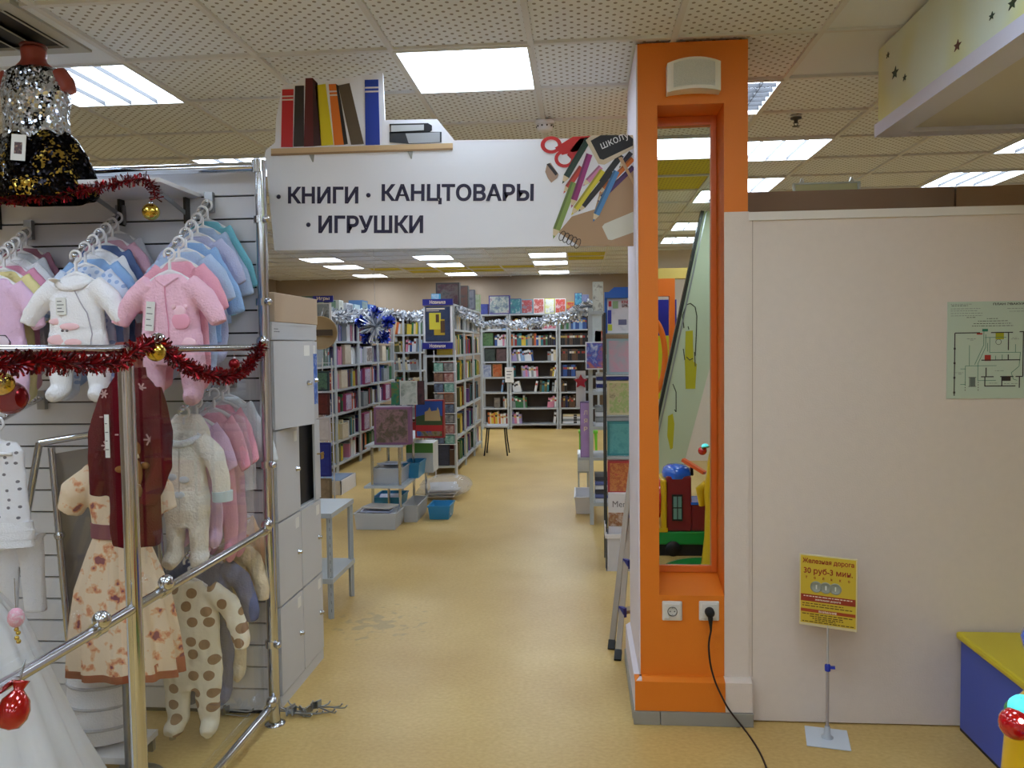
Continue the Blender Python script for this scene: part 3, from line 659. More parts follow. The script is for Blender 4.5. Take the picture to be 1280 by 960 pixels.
for a, b_, w, c, l in (((720, 170), (620, 300), 40, (40, 36, 52), 2), ((735, 220), (455, 510), 42, (214, 116, 40), 2), ((740, 290), (440, 580), 40, (78, 44, 98), 2.4), ((640, 190), (430, 470), 50, (34, 34, 40), 2.2),
                        ((365, 60), (150, 430), 52, (30, 60, 46), 3), ((310, 290), (160, 510), 46, (196, 62, 46), 3.2), ((250, 420), (75, 885), 60, (132, 156, 76), 3.4), ((375, 185), (225, 630), 52, (150, 44, 116), 3.8),
                        ((470, 290), (320, 450), 44, (206, 130, 170), 4), ((560, 330), (285, 660), 44, (30, 26, 30), 4.2), ((485, 320), (225, 690), 48, (212, 198, 50), 4.6), ((600, 325), (405, 745), 50, (74, 132, 186), 5)):
    pencil(a, b_, w, c, l)
fz([(345, 70), (395, 28), (735, 28), (740, 135), (500, 270), (450, 265)], (206, 190, 162), 'printed_chalkboard_frame', 5.4)
fz([(385, 75), (470, 28), (700, 28), (738, 60), (735, 115), (490, 232), (462, 225)], (26, 26, 28), 'printed_chalkboard', 5.8)
fz([(615, 215), (645, 208), (740, 400), (740, 440)], (196, 160, 120), 'printed_stick', 6)
def ztext(body, u0, v0, u1, v1, h):
    a, b_ = spt(*zz(u0, v0)), spt(*zz(u1, v1)); an = math.atan2(b_[1]-a[1], b_[0]-a[0])
    text(body, math.hypot(b_[0]-a[0], b_[1]-a[1]), h, Matrix.Translation((a[0], SYF-.0062, a[1])) @ Matrix.Rotation(-an, 4, 'Y') @ Matrix.Rotation(PI/2, 4, 'X'), PM('chalk', (226, 226, 226)), 'chalk_lettering', sgn, .0)
ztext('школу', 488, 162, 715, 62, .036)
fz([(480, 785), (500, 760), (740, 660), (740, 830), (560, 895), (530, 890)], (206, 204, 188), 'printed_eraser', 3)
g = MB()
for k in range(5):
    u, v_ = 150+k*32, 860+k*16
    q = [spt(*zz(u+34*math.cos(a)*.55-18*math.sin(a), v_+38*math.sin(a)+10*math.cos(a))) for a in [2*PI*i/16 for i in range(17)]]
    g.tube([(x, SYF-.003, z) for x, z in q], .0016, 5)
g.build('printed_spiral', PM('spiral_ink', (34, 32, 34)), sgn)

# white upright that ends the display wall
MB().box(-1.412, -1.378, 3.49, 3.535, 0, 2.44).build('trim_2', WHITE)['kind'] = 'structure'

# ================================================================== LOCKER
LX, LY0, LY1, LH = -1.375, 3.56, 4.18, 1.77
t = thing('locker', 'pale grey metal storage locker with eight doors, one ajar and one compartment dark', 'locker', (LX-.22, (LY0+LY1)/2, 0))
LM_ = (LY0+LY1)/2; zs = [.06, .47, .86, 1.28, 1.69]
g = MB(); xb = LX-.42
g.box(xb, xb+.012, LY0, LY1, 0, LH)
for y in (LY0, LM_-.006, LY1-.012): g.box(xb, LX-.012, y, y+.012, 0, LH)
for z in zs: g.box(xb, LX-.012, LY0, LY1, z-.008, z+.004)
g.box(xb, LX, LY0, LY1, LH-.012, LH); g.box(xb, LX-.002, LY0, LY1, 1.69, LH-.012); g.box(xb, LX-.004, LY0, LY1, 0, .055)
g.build('carcass', LOCK, t)
for i in range(7):
    MB().box(LX-.0035, LX-.001, LY0+.03+.018*(i % 4), LY0+.038+.018*(i % 4), 1.725+.012*(i//4), 1.729+.012*(i//4)).build('vent_hole', DARK, t)
BLUEPO = print_mat('blue_poster', [(30, 70, 160), (60, 110, 200), (200, 210, 230)], 30)
def locker_door(col, row, open_=0, label=None):
    y0 = LY0+.008 if col == 0 else LM_+.004; y1 = LM_-.004 if col == 0 else LY1-.008
    z0, z1 = zs[row]+.004, zs[row+1]-.006
    d = thing('door', None, None); d.parent = t; d.location = Vector((LX-.010, y0, z0))-t.location; d.rotation_euler = (0, 0, -open_)
    if label: d['label'] = label
    w, h = y1-y0, z1-z0
    inst(MB().box(0, .012, 0, w, 0, h).mesh('door_leaf', LOCK), 'door_leaf', d)
    inst(MB().lathe((.012, w-.045, h*.5), [(.013, 0), (.013, .004), (.009, .007), (.009, .018), (.0055, .02), (.001, .02)], 14, axis=(1, 0, 0)).mesh('lock_cylinder', CHROME), 'lock_cylinder', d)
    if row in (0, 1, 2, 3): inst(MB().box(.012, .0135, w-.075, w-.03, h-.07, h-.02).mesh('number_card', mat('card_white', (228, 228, 224), .6)), 'number_card', d)
    return d
for row in range(4):
    for col in range(2):
        if (col, row) == (1, 2): continue
        if (col, row) == (0, 3): locker_door(0, 3, math.radians(17), 'door standing ajar')
        else: locker_door(col, row)
MB().box(xb+.02, LX-.03, LM_+.01, LY1-.014, zs[2]+.006, zs[3]-.01).build('compartment_shade', DARK, t)  # near-black block standing in for the shade inside the open compartment
MB().box(LX-.008, LX+.003, LY1-.085, LY1-.002, zs[2]+.004, zs[3]-.006).build('door_edge', LOCK, t)
g = MB().bar((LX+.003, LY1-.05, 1.1), (LX+.04, LY1-.05, 1.1), .006, .006); g.box(LX+.03, LX+.034, LY1-.075, LY1-.035, 1.075, 1.11); g.build('key', mat('brass', (196, 166, 96), .3, 1), t)
MB().box(LX+.0025, LX+.004, LY1-.09, LY1-.02, 1.36, 1.62).build('sticker', BLUEPO, t)['label'] = 'blue printed sticker on the top right door'
t = thing('cardboard_box', 'beige cardboard box lying on top of the grey locker', 'box', (LX-.22, 3.88, LH))
MB().box(LX-.4, LX+.0, 3.6, 4.2, LH+.001, LH+.135).build('carton', CARD, t, bevel=.004)
MB().box(LX-.2, LX-.15, 3.598, 4.201, LH+.1352, LH+.1362).build('packing_tape', mat('tape', (196, 172, 120), .3), t)

# loose chrome hooks on the floor
def hook_mesh():
    g = MB().tube([(0, 0, .006), (.1, 0, .006), (.125, 0, .01), (.135, 0, .022)], .0035, 6); g.box(-.006, 0, -.018, .018, 0, .03); return g.mesh('display_hook', STEEL)
hm = hook_mesh()
for grp, (px, py), n, lb in (('loose hooks by the locker', (383, 894), 12, 'loose chrome display hook in the heap on the floor before the locker'), ('loose hooks inside the display', (296, 892), 8, 'loose chrome display hook in the small heap behind the bottom rail')):
    p = at(px, py, Z=0)
    for k in range(n):
        tag(inst(hm, 'display_hook', None, (p.x+R.uniform(-.09, .05), p.y+R.uniform(-.03, .04), .002+.006*(k//3)), (0, 0, R.uniform(-.7, .7) if k % 3 else R.uniform(2.5, 3.6))), lb, 'hook', grp)

# small perforated-angle rack behind the locker
p = at(420, 767, Z=0)
t = thing('metal_rack', 'small grey angle-iron rack standing just behind the locker', 'rack', (-1.72, 5.05, 0))
x0, x1, y0, y1 = -1.95, -1.53, 4.8, 5.25
for x in (x0, x1):
    for y in (y0, y1): MB().box(x-.018, x+.018, y-.002, y+.002, 0, .64).add([(x-.002, y-.018, 0), (x+.002, y-.018, 0), (x+.002, y+.018, 0), (x-.002, y+.018, 0), (x-.002, y-.018, .64), (x+.002, y-.018, .64), (x+.002, y+.018, .64), (x-.002, y+.018, .64)], [(0, 1, 2, 3), (7, 6, 5, 4), (0, 4, 5, 1), (1, 5, 6, 2), (2, 6, 7, 3), (3, 7, 4, 0)]).build('post', GREYM, t)
for z in (.22, .62): MB().box(x0-.02, x1+.02, y0-.02, y1+.02, z, z+.03).build('shelf', GREYM, t)
for z in [.04+.05*k for k in range(12)]: MB().box(x1-.004, x1+.004, y0-.0035, y0-.0025, z, z+.02).build('slot', DARK, t)

# ================================================================== CLOTHES DISPLAY
# slatted wall: one board per slat
sw = thing('slat_wall', 'white slatted display wall behind the hanging baby clothes', 'display wall', (-2.3, 3.52, 0))
z = .02; edges = [.02]+[.12+.1*k for k in range(23)]+[2.435]
SLM = mat('slat_board', (212, 214, 222), .45)
for k in range(len(edges)-1):
    MB().box(-3.3, -1.412, 3.5, 3.517, edges[k]+.004, edges[k+1]-.004).build('slat', SLM, sw)
MB().box(-3.3, -1.412, 3.517, 3.535, 0, 2.44).build('backing', mat('groove_dark', (38, 38, 42), .6), sw)
# chrome frame of posts and rails, and its glass
PX = -1.36
def joint(g, c, r=.032, ax=(1, 0, 0)):
    g.ball(c, r*.9, 12); return g
fr = thing('chrome_railing', 'chrome tube frame of posts and rails fencing the clothes display', 'frame', (PX, 3.0, 0))
POSTS = [(PX+.005, 3.42, 2.43), (PX, 2.345, 1.66), (PX, 1.2, 1.66)]
for x, y, zt in POSTS:
    g = MB().tube([(x, y, 0), (x, y, zt)], .0235, 16); g.build('post', CHROME, fr)
    MB().lathe((x, y, 0), [(.045, 0), (.045, .006), (.026, .012)], 16).build('post_foot', CHROME, fr)
MB().tube([(PX, 3.42, 2.425), (-3.3, 3.42, 2.425)], .021, 12).build('top_rail', CHROME, fr)
MB().tube([(PX-.0, 3.42, 2.40), (PX, 3.42, 2.452)], .03, 14).build('corner_socket', CHROME, fr)
MB().tube([(PX, 3.42, 1.655), (PX, .9, 1.652)], .014, 12).build('upper_rail', CHROME, fr)
MB().tube([(PX-.0, 3.42, .868), (PX, .9, .868)], .016, 12).build('middle_rail', CHROME, fr)
MB().tube([(PX-.0, 3.42, .09), (PX, .9, .09)], .016, 12).build('bottom_rail', CHROME, fr)
for y in (3.38, 2.52, 2.16, 1.4):
    for zz_ in (1.654, .868, .09):
        if y == 3.38 or zz_ == .868 or y in (2.52,):
            g = MB().ball((PX+.01, y, zz_+.026), .026, 14); g.tube([(PX, y-.02, zz_), (PX, y+.02, zz_)], .021, 12); g.build('rail_clamp', CHROME, fr)
for zz_ in (.36, 1.15, 1.85, 2.2):
    g = MB().ball((PX+.035, 3.4, zz_), .016, 10); g.tube([(PX, 3.42, zz_-.015), (PX, 3.42, zz_+.015)], .028, 14); g.build('ring_clamp', CHROME, fr)
for y0, y1 in ((2.375, 3.39), (1.22, 2.315)):
    o = MB().box(PX-.033, PX-.027, y0, y1, .1, 1.63).build('glass_panel', GLASS, fr)
# wall shelf
t = thing('wall_shelf', 'white shelf high on the slatted wall under the sequinned mannequin', 'shelf', (-2.3, 3.3, 2.31))
MB().box(-3.3, -1.655, 3.14, 3.499, 2.315, 2.333).build('shelf_board', WHITE, t, bevel=.002)
for x in (-1.72, -2.02, -2.6): MB().prism([(x, 2.314), (x, 2.2), (x+.012, 2.2), (x+.012, 2.314)], 3.46, 3.499).build('bracket', mat('dark_bracket', (60, 58, 56), .4, .5), t); MB().bar((x+.006, 3.2, 2.31), (x+.006, 3.49, 2.24), .006, .018).build('bracket_arm', STEEL, t)

# ---- cloth bodies grown from tubes
def fuse(name, mb, vox, amp=.004, fs=14, smooth_it=4, seed=0):
    me = mb.mesh(name, FABW); o = bpy.data.objects.new('tmp', me); COL.objects.link(o)
    md = o.modifiers.new('r', 'REMESH'); md.mode = 'VOXEL'; md.voxel_size = vox
    s_ = o.modifiers.new('s', 'SMOOTH'); s_.factor = .5; s_.iterations = smooth_it
    dg = bpy.context.evaluated_depsgraph_get(); dg.update()
    m2 = bpy.data.meshes.new_from_object(o.evaluated_get(dg)); bpy.data.objects.remove(o); bpy.data.meshes.remove(me)
    nm = [v.normal.copy() for v in m2.vertices]
    for v, n_ in zip(m2.vertices, nm):
        p = Vector((v.co.x*fs+seed*7, v.co.y*fs*.6, v.co.z*fs*.45))
        v.co += n_*(amp*noise.noise(p)+amp*.6*noise.noise(p*2.7))
    m2.polygons.foreach_set('use_smooth', [True]*len(m2.polygons)); m2.materials.clear(); m2.materials.append(FABW); m2.name = name; m2.update()
    return m2
def romper_mb(W, H, D=.045, hood=False, feet=True, legspread=.1, sl=.16, down=False):
    g = MB(); w = W/2
    g.tube([(0, 0, -.015), (0, 0, -.05), (0, 0, -.12), (0, 0, -.3*H/.5), (0, 0, -.36*H/.5)], [(.045, D*.6), (w*.44, D*.8), (w*.54, D), (w*.62, D*1.05), (w*.58, D*.9)], 18, flat=(0, 1, 0))
    for s in (-1, 1):
        g.tube([(s*w*.36, 0, -.052), (s*w*.78, -.006, -.11), (s*w*.97, -.012, -.2), (s*w*1.0, -.016, -.28)] if down else [(s*w*.36, 0, -.052), (s*w*.68, -.006, -.105), (s*w*.9, -.012, -.165), (s*w*.99, -.016, -.205)], [(.046, D*.75), (.042, D*.8), (.037, D*.75), (.03, D*.65)], 14, flat=(0, 1, 0))
        x = s*w*.3; x2 = s*w*(.3+legspread)
        g.tube([(x, 0, -.5*H), (x2, 0, -.75*H), (x2, 0, -.93*H)], [(w*.31, D*.9), (w*.25, D*.8), (w*.19, D*.7)], 14, flat=(0, 1, 0))
        if feet: g.tube([(x2, .01, -.92*H), (x2+s*.006, -.03, -.96*H), (x2+s*.01, -.055, -.985*H)], [.036, .034, .024], 12)
    if hood: g.tube([(-.0, .03, -.05), (0, .03, .0), (0, .035, .05)], [(.1, .035), (.09, .04), (.05, .03)], 16, flat=(0, 1, 0))
    return g
ROMP = fuse('romper', romper_mb(.4, .5, .05), .007, .004, 16)
ROMP2 = fuse('romper', romper_mb(.36, .5, .03), .007, .005, 13, seed=3)
HOODED = fuse('hooded_suit', romper_mb(.31, .55, .055, hood=True, legspread=.02, down=True), .007, .005, 18, seed=2)
SPOTS = fuse('long_romper', romper_mb(.40, .63, .045, legspread=0.0, down=True), .007, .007, 20, seed=5)
SHIRT = fuse('shirt', (lambda g: g.tube([(0, 0, -.01), (0, 0, -.05), (0, 0, -.12), (0, 0, -.42)], [(.045, .02), (.09, .025), (.11, .028), (.12, .028)], 16, flat=(0, 1, 0)).tube([(.06, 0, -.05), (.15, 0, -.2), (.18, 0, -.3)], [(.05, .022), (.042, .022), (.036, .02)], 12, flat=(0, 1, 0)).tube([(-.06, 0, -.05), (-.15, 0, -.2), (-.18, 0, -.3)], [(.05, .022), (.042, .022), (.036, .02)], 12, flat=(0, 1, 0)))(MB()), .007, .006, 13, seed=4)
def frontY(me, x, z):
    bv = _bvh.get(me.name) or _bvh.setdefault(me.name, BVHTree.FromPolygons([v.co for v in me.vertices], [p.vertices[:] for p in me.polygons]))
    h = bv.ray_cast(Vector((x, -1, z)), Vector((0, 1, 0))); return h[0].y if h[0] else -.05
_bvh = {}
def hanger_mesh():
    g = MB().torus((0, 0, 0), .021, .0055, seg=18, a0=-PI/2, a1=PI*1.15)
    g.tube([(0, 0, -.021), (0, 0, -.06)], .006, 8); f1 = g
    h = MB().tube([(-.075, 0, -.1), (-.04, 0, -.078), (0, 0, -.062), (.04, 0, -.078), (.075, 0, -.1)], [(.008, .006)]*5, 8, flat=(0, 1, 0)); h.prism([(-.036, -.092), (.036, -.092), (.012, -.066), (-.012, -.066)], -.003, .003)
    return f1.mesh('hanger_hook', mat('hanger_plastic', (232, 232, 236), .3)), h.mesh('hanger_bar', mat('hanger_plastic', (232, 232, 236), .3))
HK, HB = hanger_mesh()
_used = set()
def garment(me, mtl, loc, name, label, cat='baby suit', group=None, rz=0, hang=True, sc=1, parts=None, hlabel=None):
    if hang:
        hl = label.split(' with ')[0].split(',')[0] if len(label.split()) > 11 and label.split(' with ')[0].split(',')[0] not in _used else label
        _used.add(hl); h = thing('clothes_hanger', hlabel or 'white hanger of the '+hl, 'hanger', loc, 'hangers on the display arms'); h.rotation_euler.z = rz
        inst(HK, 'hook', h); inst(HB, 'shoulder_bar', h)
    g = thing(name, label, cat, (loc[0], loc[1], loc[2]-.06), group); g.rotation_euler.z = rz
    inst(me, 'body', g, sc=(sc, 1, sc) if not isinstance(sc, tuple) else sc, mats=[mtl])
    if parts: parts(g, me)
    return g
def fab(name, rgb, fl=.35, sc=140): return mat('fabric_'+name, rgb, .95, bump=fl, bscale=sc, spec=.1, var=.05, vscale=18)
def put(g, mb, name, mtl, lab=None):
    me = mb.mesh(name, mtl); b = bmesh.new(); b.from_mesh(me); bmesh.ops.recalc_face_normals(b, faces=b.faces); b.to_mesh(me); b.free()
    o = inst(me, name, g)
    if lab: o['label'] = lab
    return o
TAGM = mat('price_tag', (226, 228, 226), .6); TAGI = mat('tag_ink', (90, 92, 100), .6)
def price_tag(g, me, x, z, w=.026, h=.045, ry=0):
    y = frontY(me, x, z)-.012
    M = Matrix.Translation((x, y, z)) @ Matrix.Rotation(ry, 4, 'Y')
    o = put(g, MB().box(-w/2, w/2, -.001, .001, -h, 0, M=M), 'price_tag', TAGM)
    q = MB()
    for k in range(4): q.box(-w*.36, w*(.1+.2*(k % 2)), -.0018, -.0009, -h*(.2+.2*k)-.003, -h*(.2+.2*k), M=M)
    put(o, q, 'print', TAGI)
def collar(g, me, m, r=.05, dz=-.03):
    q = MB(); n = 14; pts = []
    for k in range(n+1):
        a = PI+PI*k/n; x = r*math.cos(a)*1.15; zz_ = dz+r*.6*math.sin(a)
        pts.append((x, frontY(me, x, min(zz_, -.03))-.006, zz_))
    q.tube(pts, [(.014, .006)]*(n+1), 8, flat=(0, 1, 0)); put(g, q, 'collar', m)
def patch(g, me, x, z, rx, rz, m, name='patch', t=.006, lab=None):
    q = MB(); q.ball((x, frontY(me, x, z)-.001, z), 1, 16, sc=(rx, t, rz)); put(g, q, name, m, lab)
def stitch(g, me, pts, m, name='stitched_line', r=.0022):
    q = MB(); pp = []
    for i in range(len(pts)-1):
        for k in range(4):
            u = k/4; x = pts[i][0]*(1-u)+pts[i+1][0]*u; z = pts[i][1]*(1-u)+pts[i+1][1]*u; pp.append((x, frontY(me, x, z)-.002, z))
    pp.append((pts[-1][0], frontY(me, *pts[-1])-.002, pts[-1][1])); q.tube(pp, r, 5); put(g, q, name, m)
PINKF = fab('pink_fleece', (240, 194, 214), .6, 110); PINKD = fab('deep_pink', (234, 170, 190)); PALEB = fab('pale_blue', (178, 200, 232)); SKYB = fab('sky_blue', (150, 186, 232))
TEAL = fab('teal', (120, 188, 206)); LILB = fab('lilac_blue', (186, 190, 222)); LILP = fab('lilac_pink', (226, 192, 222)); CREAMY = fab('pale_yellow', (232, 220, 160)); GREYW = fab('grey_white', (196, 198, 206))
MAUVE = fab('mauve', (170, 120, 140)); DENIM = fab('denim', (96, 116, 160)); CREAM = fab('cream', (226, 212, 180)); SLATE = fab('slate_blue', (112, 118, 150)); WHITEF = FABW; PINKB = mat('baby_pink_stitch', (240, 200, 208), .8); OLDR = fab('old_rose', (214, 170, 190))
POLKA = dots_mat('polka_blue', (206, 218, 240), (150, 176, 220), 40, .3)
def pink_parts(g, me):
    for s in (-1, 1): stitch(g, me, [(s*.045, -.03), (0, -.062)], PINKF, 'neckline', .006)
    price_tag(g, me, -.05, -.12, .034, .11, .1)
    patch(g, me, .055, -.16, .026, .024, mat('pale_pink_plush', (246, 206, 220), .95), 'bear_head'); patch(g, me, .058, -.195, .04, .032, mat('pink_plush', (240, 170, 194), .95), 'bear_body')
    for s in (-1, 1): patch(g, me, .055+s*.02, -.14, .01, .01, mat('pale_pink_plush', (246, 206, 220)), 'bear_ear', .005)
    patch(g, me, .085, -.28, .034, .024, mat('pale_pink_plush', (246, 206, 220)), 'bear_patch')
    stitch(g, me, [(0, -.062), (.015, -.2), (.02, -.34)], mat('pink_seam', (222, 150, 178), .9), 'zip_seam')
def white_parts(g, me):
    collar(g, me, FABW, .055); price_tag(g, me, -.03, -.1, .04, .065)
    stitch(g, me, [(.02, -.075), (.065, -.16), (.08, -.24), (.07, -.33)], mat('seam_grey', (176, 172, 186), .9), 'wrap_seam')
    for x, z, rx, rz in ((-.06, -.19, .03, .012), (0, -.21, .04, .014), (-.05, -.26, .045, .02), (.01, -.27, .035, .014)): patch(g, me, x, z, rx, rz, PINKB, 'pink_embroidery', .003)
    for x in (-.03, -.01): patch(g, me, x, -.225, .006, .005, mat('stitch_dark', (110, 104, 112), .8), 'stitched_eye', .003)
def giraffe_parts(g, me):
    DK = mat('stitch_charcoal', (70, 66, 80), .8); PG_ = mat('giraffe_pale', (222, 206, 222), .9)
    for x, z, rx, rz in ((.01, -.26, .055, .03), (-.04, -.18, .014, .07), (-.045, -.115, .03, .016)): patch(g, me, x, z, rx, rz, PG_, 'giraffe_shape', .003)
    stitch(g, me, [(-.075, -.115), (-.06, -.1), (-.03, -.1), (-.015, -.115), (-.028, -.13), (-.026, -.22), (.0, -.235), (.05, -.235), (.066, -.26), (.064, -.31), (.05, -.31), (.048, -.28), (.02, -.28), (.018, -.31), (.0, -.31), (-.004, -.275), (-.03, -.275), (-.034, -.31), (-.052, -.31), (-.054, -.13), (-.075, -.115)], DK, 'giraffe_outline', .002)
    for s in (-1, 1): stitch(g, me, [(-.04+s*.008, -.1), (-.04+s*.014, -.078)], DK, 'giraffe_horn', .002)
    for x, z in ((-.04, -.16), (.0, -.25), (.04, -.265)): patch(g, me, x, z, .008, .007, mat('giraffe_spot', (120, 140, 160), .8), 'giraffe_spot', .003)

def rail_arm(a, b_, label):
    t = thing('garment_rail', label, 'display arm', b_)
    g = MB().tube([b_, a], .0075, 8); g.ball(a, .01, 8); d = (Vector(a)-Vector(b_)); n_ = 9
    for k in range(n_): g.ball(Vector(b_)+d*((k+.6)/n_)+Vector((0, 0, .008)), .009, 8)
    g.build('arm_tube', CHROME, t)
    MB().box(b_[0]-.018, b_[0]+.018, b_[1]-.012, b_[1]+.012, b_[2]-.05, b_[2]+.035).build('wall_bracket', STEEL, t)
    return lambda u: Vector(a)+(Vector(b_)-Vector(a))*u
A1 = rail_arm((-1.551, 2.99, 2.012), (-1.612, 3.485, 2.30), 'sloping chrome display arm nearest the corner post, hung with pink and blue baby suits')
A2 = rail_arm((-1.924, 2.99, 2.014), (-2.02, 3.485, 2.255), 'sloping chrome display arm hung with the white baby suit in front')
A3 = rail_arm((-2.25, 2.99, 2.005), (-2.45, 3.485, 2.2), 'sloping chrome display arm hung with the giraffe baby suit in front')
A4 = rail_arm((-1.575, 3.1, 1.41), (-1.535, 3.485, 1.53), 'sloping chrome display arm behind the glass, hung with the hooded suit')
A5 = rail_arm((-1.62, 3.2, .8), (-1.55, 3.485, .93), 'low chrome display arm hung with the spotted baby suit')
A6 = rail_arm((-2.165, 2.83, 1.38), (-2.42, 3.485, 1.44), 'chrome display arm hung with the star-printed top')
DN = Vector((0, 0, -.006))
ring = lambda f, u: tuple(f(u)+DN)
g1 = 'baby clothes on the arm nearest the corner post'
garment(ROMP, PINKF, ring(A1, .02), 'baby_suit', 'pink fleece baby suit with bear patches, front of the arm by the corner post', group=g1, parts=pink_parts)
garment(ROMP2, PINKD, ring(A1, .22), 'baby_suit', 'deep pink baby suit just behind the pink fleece one', group=g1, sc=1.02)
garment(ROMP2, PALEB, ring(A1, .38), 'baby_suit', 'pale blue baby suit third on the arm by the corner post', group=g1, sc=1.04)
garment(SHIRT, SKYB, ring(A1, .52), 'baby_shirt', 'sky blue baby top fourth on the arm by the corner post', 'baby top', g1)
garment(ROMP2, LILB, ring(A1, .66), 'baby_suit', 'lilac blue baby suit fifth on the arm by the corner post', group=g1, sc=1.06)
garment(SHIRT, PALEB, ring(A1, .8), 'baby_shirt', 'powder blue baby top just in front of the teal one', 'baby top', g1)
garment(SHIRT, TEAL, ring(A1, .93), 'baby_shirt', 'teal baby top, hindmost by the corner post', 'baby top', g1)
g2 = 'baby clothes on the second arm'
garment(ROMP, WHITEF, ring(A2, .02), 'baby_suit', 'white fleece baby suit with round collar and pink embroidery, front of its arm', group=g2, parts=white_parts, sc=.97)
garment(ROMP2, POLKA, ring(A2, .2), 'baby_suit', 'pale blue spotted baby suit right behind the white fleece one', group=g2, sc=1.06)
garment(ROMP2, SKYB, ring(A2, .36), 'baby_suit', 'sky blue baby suit third behind the white fleece one', group=g2, sc=1.04)
garment(SHIRT, WHITEF, ring(A2, .5), 'baby_shirt', 'white baby top in the middle of the second arm', 'baby top', g2)
garment(SHIRT, DENIM, ring(A2, .64), 'baby_shirt', 'denim blue baby top on the second arm, behind the white top', 'baby top', g2)
garment(ROMP2, OLDR, ring(A2, .78), 'baby_suit', 'dusty rose baby suit near the back of the second arm', group=g2)
garment(SHIRT, GREYW, ring(A2, .92), 'baby_shirt', 'grey white baby top at the back under the gold bauble', 'baby top', g2)
g3 = 'baby clothes on the third arm'
garment(ROMP2, LILP, ring(A3, .05), 'baby_suit', 'lilac pink baby suit with an embroidered giraffe', group=g3, parts=giraffe_parts, sc=1.02)
garment(ROMP2, CREAMY, ring(A3, .24), 'baby_suit', 'pale yellow baby suit right behind the giraffe one', group=g3, sc=1.06)
garment(ROMP2, fab('rose_pink', (230, 160, 190)), ring(A3, .4), 'baby_suit', 'rose pink baby suit third on the giraffe arm', group=g3, sc=1.05)
garment(ROMP2, WHITEF, ring(A3, .56), 'baby_suit', 'white baby suit fourth on the giraffe arm', group=g3)
garment(SHIRT, GREYW, ring(A3, .74), 'baby_shirt', 'grey baby top fifth on the giraffe arm', 'baby top', g3)
garment(SHIRT, MAUVE, ring(A3, .9), 'baby_shirt', 'mauve baby top at the back of the giraffe arm', 'baby top', g3)
g4 = 'baby clothes on the arm behind the glass'
def hood_parts(g, me):
    collar(g, me, FABW, .05)
    price_tag(g, me, -.05, -.06, .03, .06, -.1)
    for s in (-1, 1):
        x = s*.14; put(g, MB().tube([(s*.156, -.016, -.25), (s*.157, -.016, -.29)], [(.04, .042), (.038, .04)], 14, flat=(0, 1, 0)), 'cuff', mat('cuff_blue_white', (206, 222, 226), .9))
    for x, z in ((-.03, -.19), (.02, -.2), (.0, -.26)): patch(g, me, x, z, .022, .014, mat('pale_blue_stitch', (206, 216, 226), .9), 'embroidery', .003)
    stitch(g, me, [(0, -.05), (.0, -.2), (0, -.33)], mat('seam_cream', (206, 198, 190), .9), 'zip_seam')
garment(HOODED, fab('cream_fleece', (238, 232, 222), .6, 110), (-1.575, 3.12, 1.40), 'hooded_suit', 'white hooded fleece baby suit with pale blue cuffs behind the glass', group=g4, parts=hood_parts)
garment(ROMP2, LILP, ring(A4, .28), 'baby_suit', 'lilac baby suit hidden behind the white hooded one', group=g4, sc=(.85, .7, 1.05))
POLY = mat('poly_bag', (240, 240, 246), .1, alpha=.16)
def bag(g, me):
    q = MB().tube([(0, 0, .0), (0, 0, -.04), (0, 0, -.2), (0, 0, -.58)], [(.03, .03), (.13, .04), (.16, .045), (.16, .04)], 20, flat=(0, 1, 0)); o = put(g, q, 'plastic_bag', POLY, 'clear plastic bag')
p4 = A4(.5); garment(ROMP2, fab('pink_bagged', (236, 164, 184)), (-1.53, p4.y, p4.z-.006), 'baby_suit', 'pink baby suit in a clear plastic bag behind the hooded one', group=g4, parts=bag, sc=(.78, .9, 1.25))
p4 = A4(.72); garment(ROMP2, PINKD, (-1.53, p4.y, p4.z-.006), 'baby_suit', 'second pink baby suit, deeper pink, in the plastic-bagged row', group=g4, sc=(.8, .9, 1.3))
p4 = A4(.9); garment(SHIRT, fab('ice_white', (222, 230, 236)), (-1.535, p4.y, p4.z-.006), 'baby_shirt', 'icy white baby top behind the bagged pink suits', 'baby top', g4)
g5 = 'baby clothes on the low arm'
SPM = dots_mat('spotted_cream', (234, 228, 210), (150, 118, 90), 15, .3, .85)
garment(SPOTS, SPM, (-1.625, 3.22, .77), 'baby_suit', 'cream baby suit with large brown spots hanging lowest behind the glass', group=g5, sc=(1.1, 1, 1.04))
garment(SPOTS, SLATE, (-1.60, 3.32, .84), 'baby_suit', 'slate blue baby suit behind the spotted one', group=g5)
def band(g, me): patch(g, me, .05, -.12, .03, .02, mat('orange_applique', (230, 130, 60), .9), 'orange_applique')
garment(SPOTS, fab('wool_cream', (232, 216, 184), .6, 90), (-1.565, 3.41, .90), 'baby_suit', 'cream padded baby suit behind the slate blue one, sleeve showing by the post', group=g5, sc=(.9, .8, 1.0))
garment(SHIRT, fab('orange_cream', (236, 206, 170)), (-1.52, 3.455, 1.0), 'baby_shirt', 'peach cream baby top at the back by the corner post', 'baby top', g5, sc=(.75, .8, .8), parts=band)
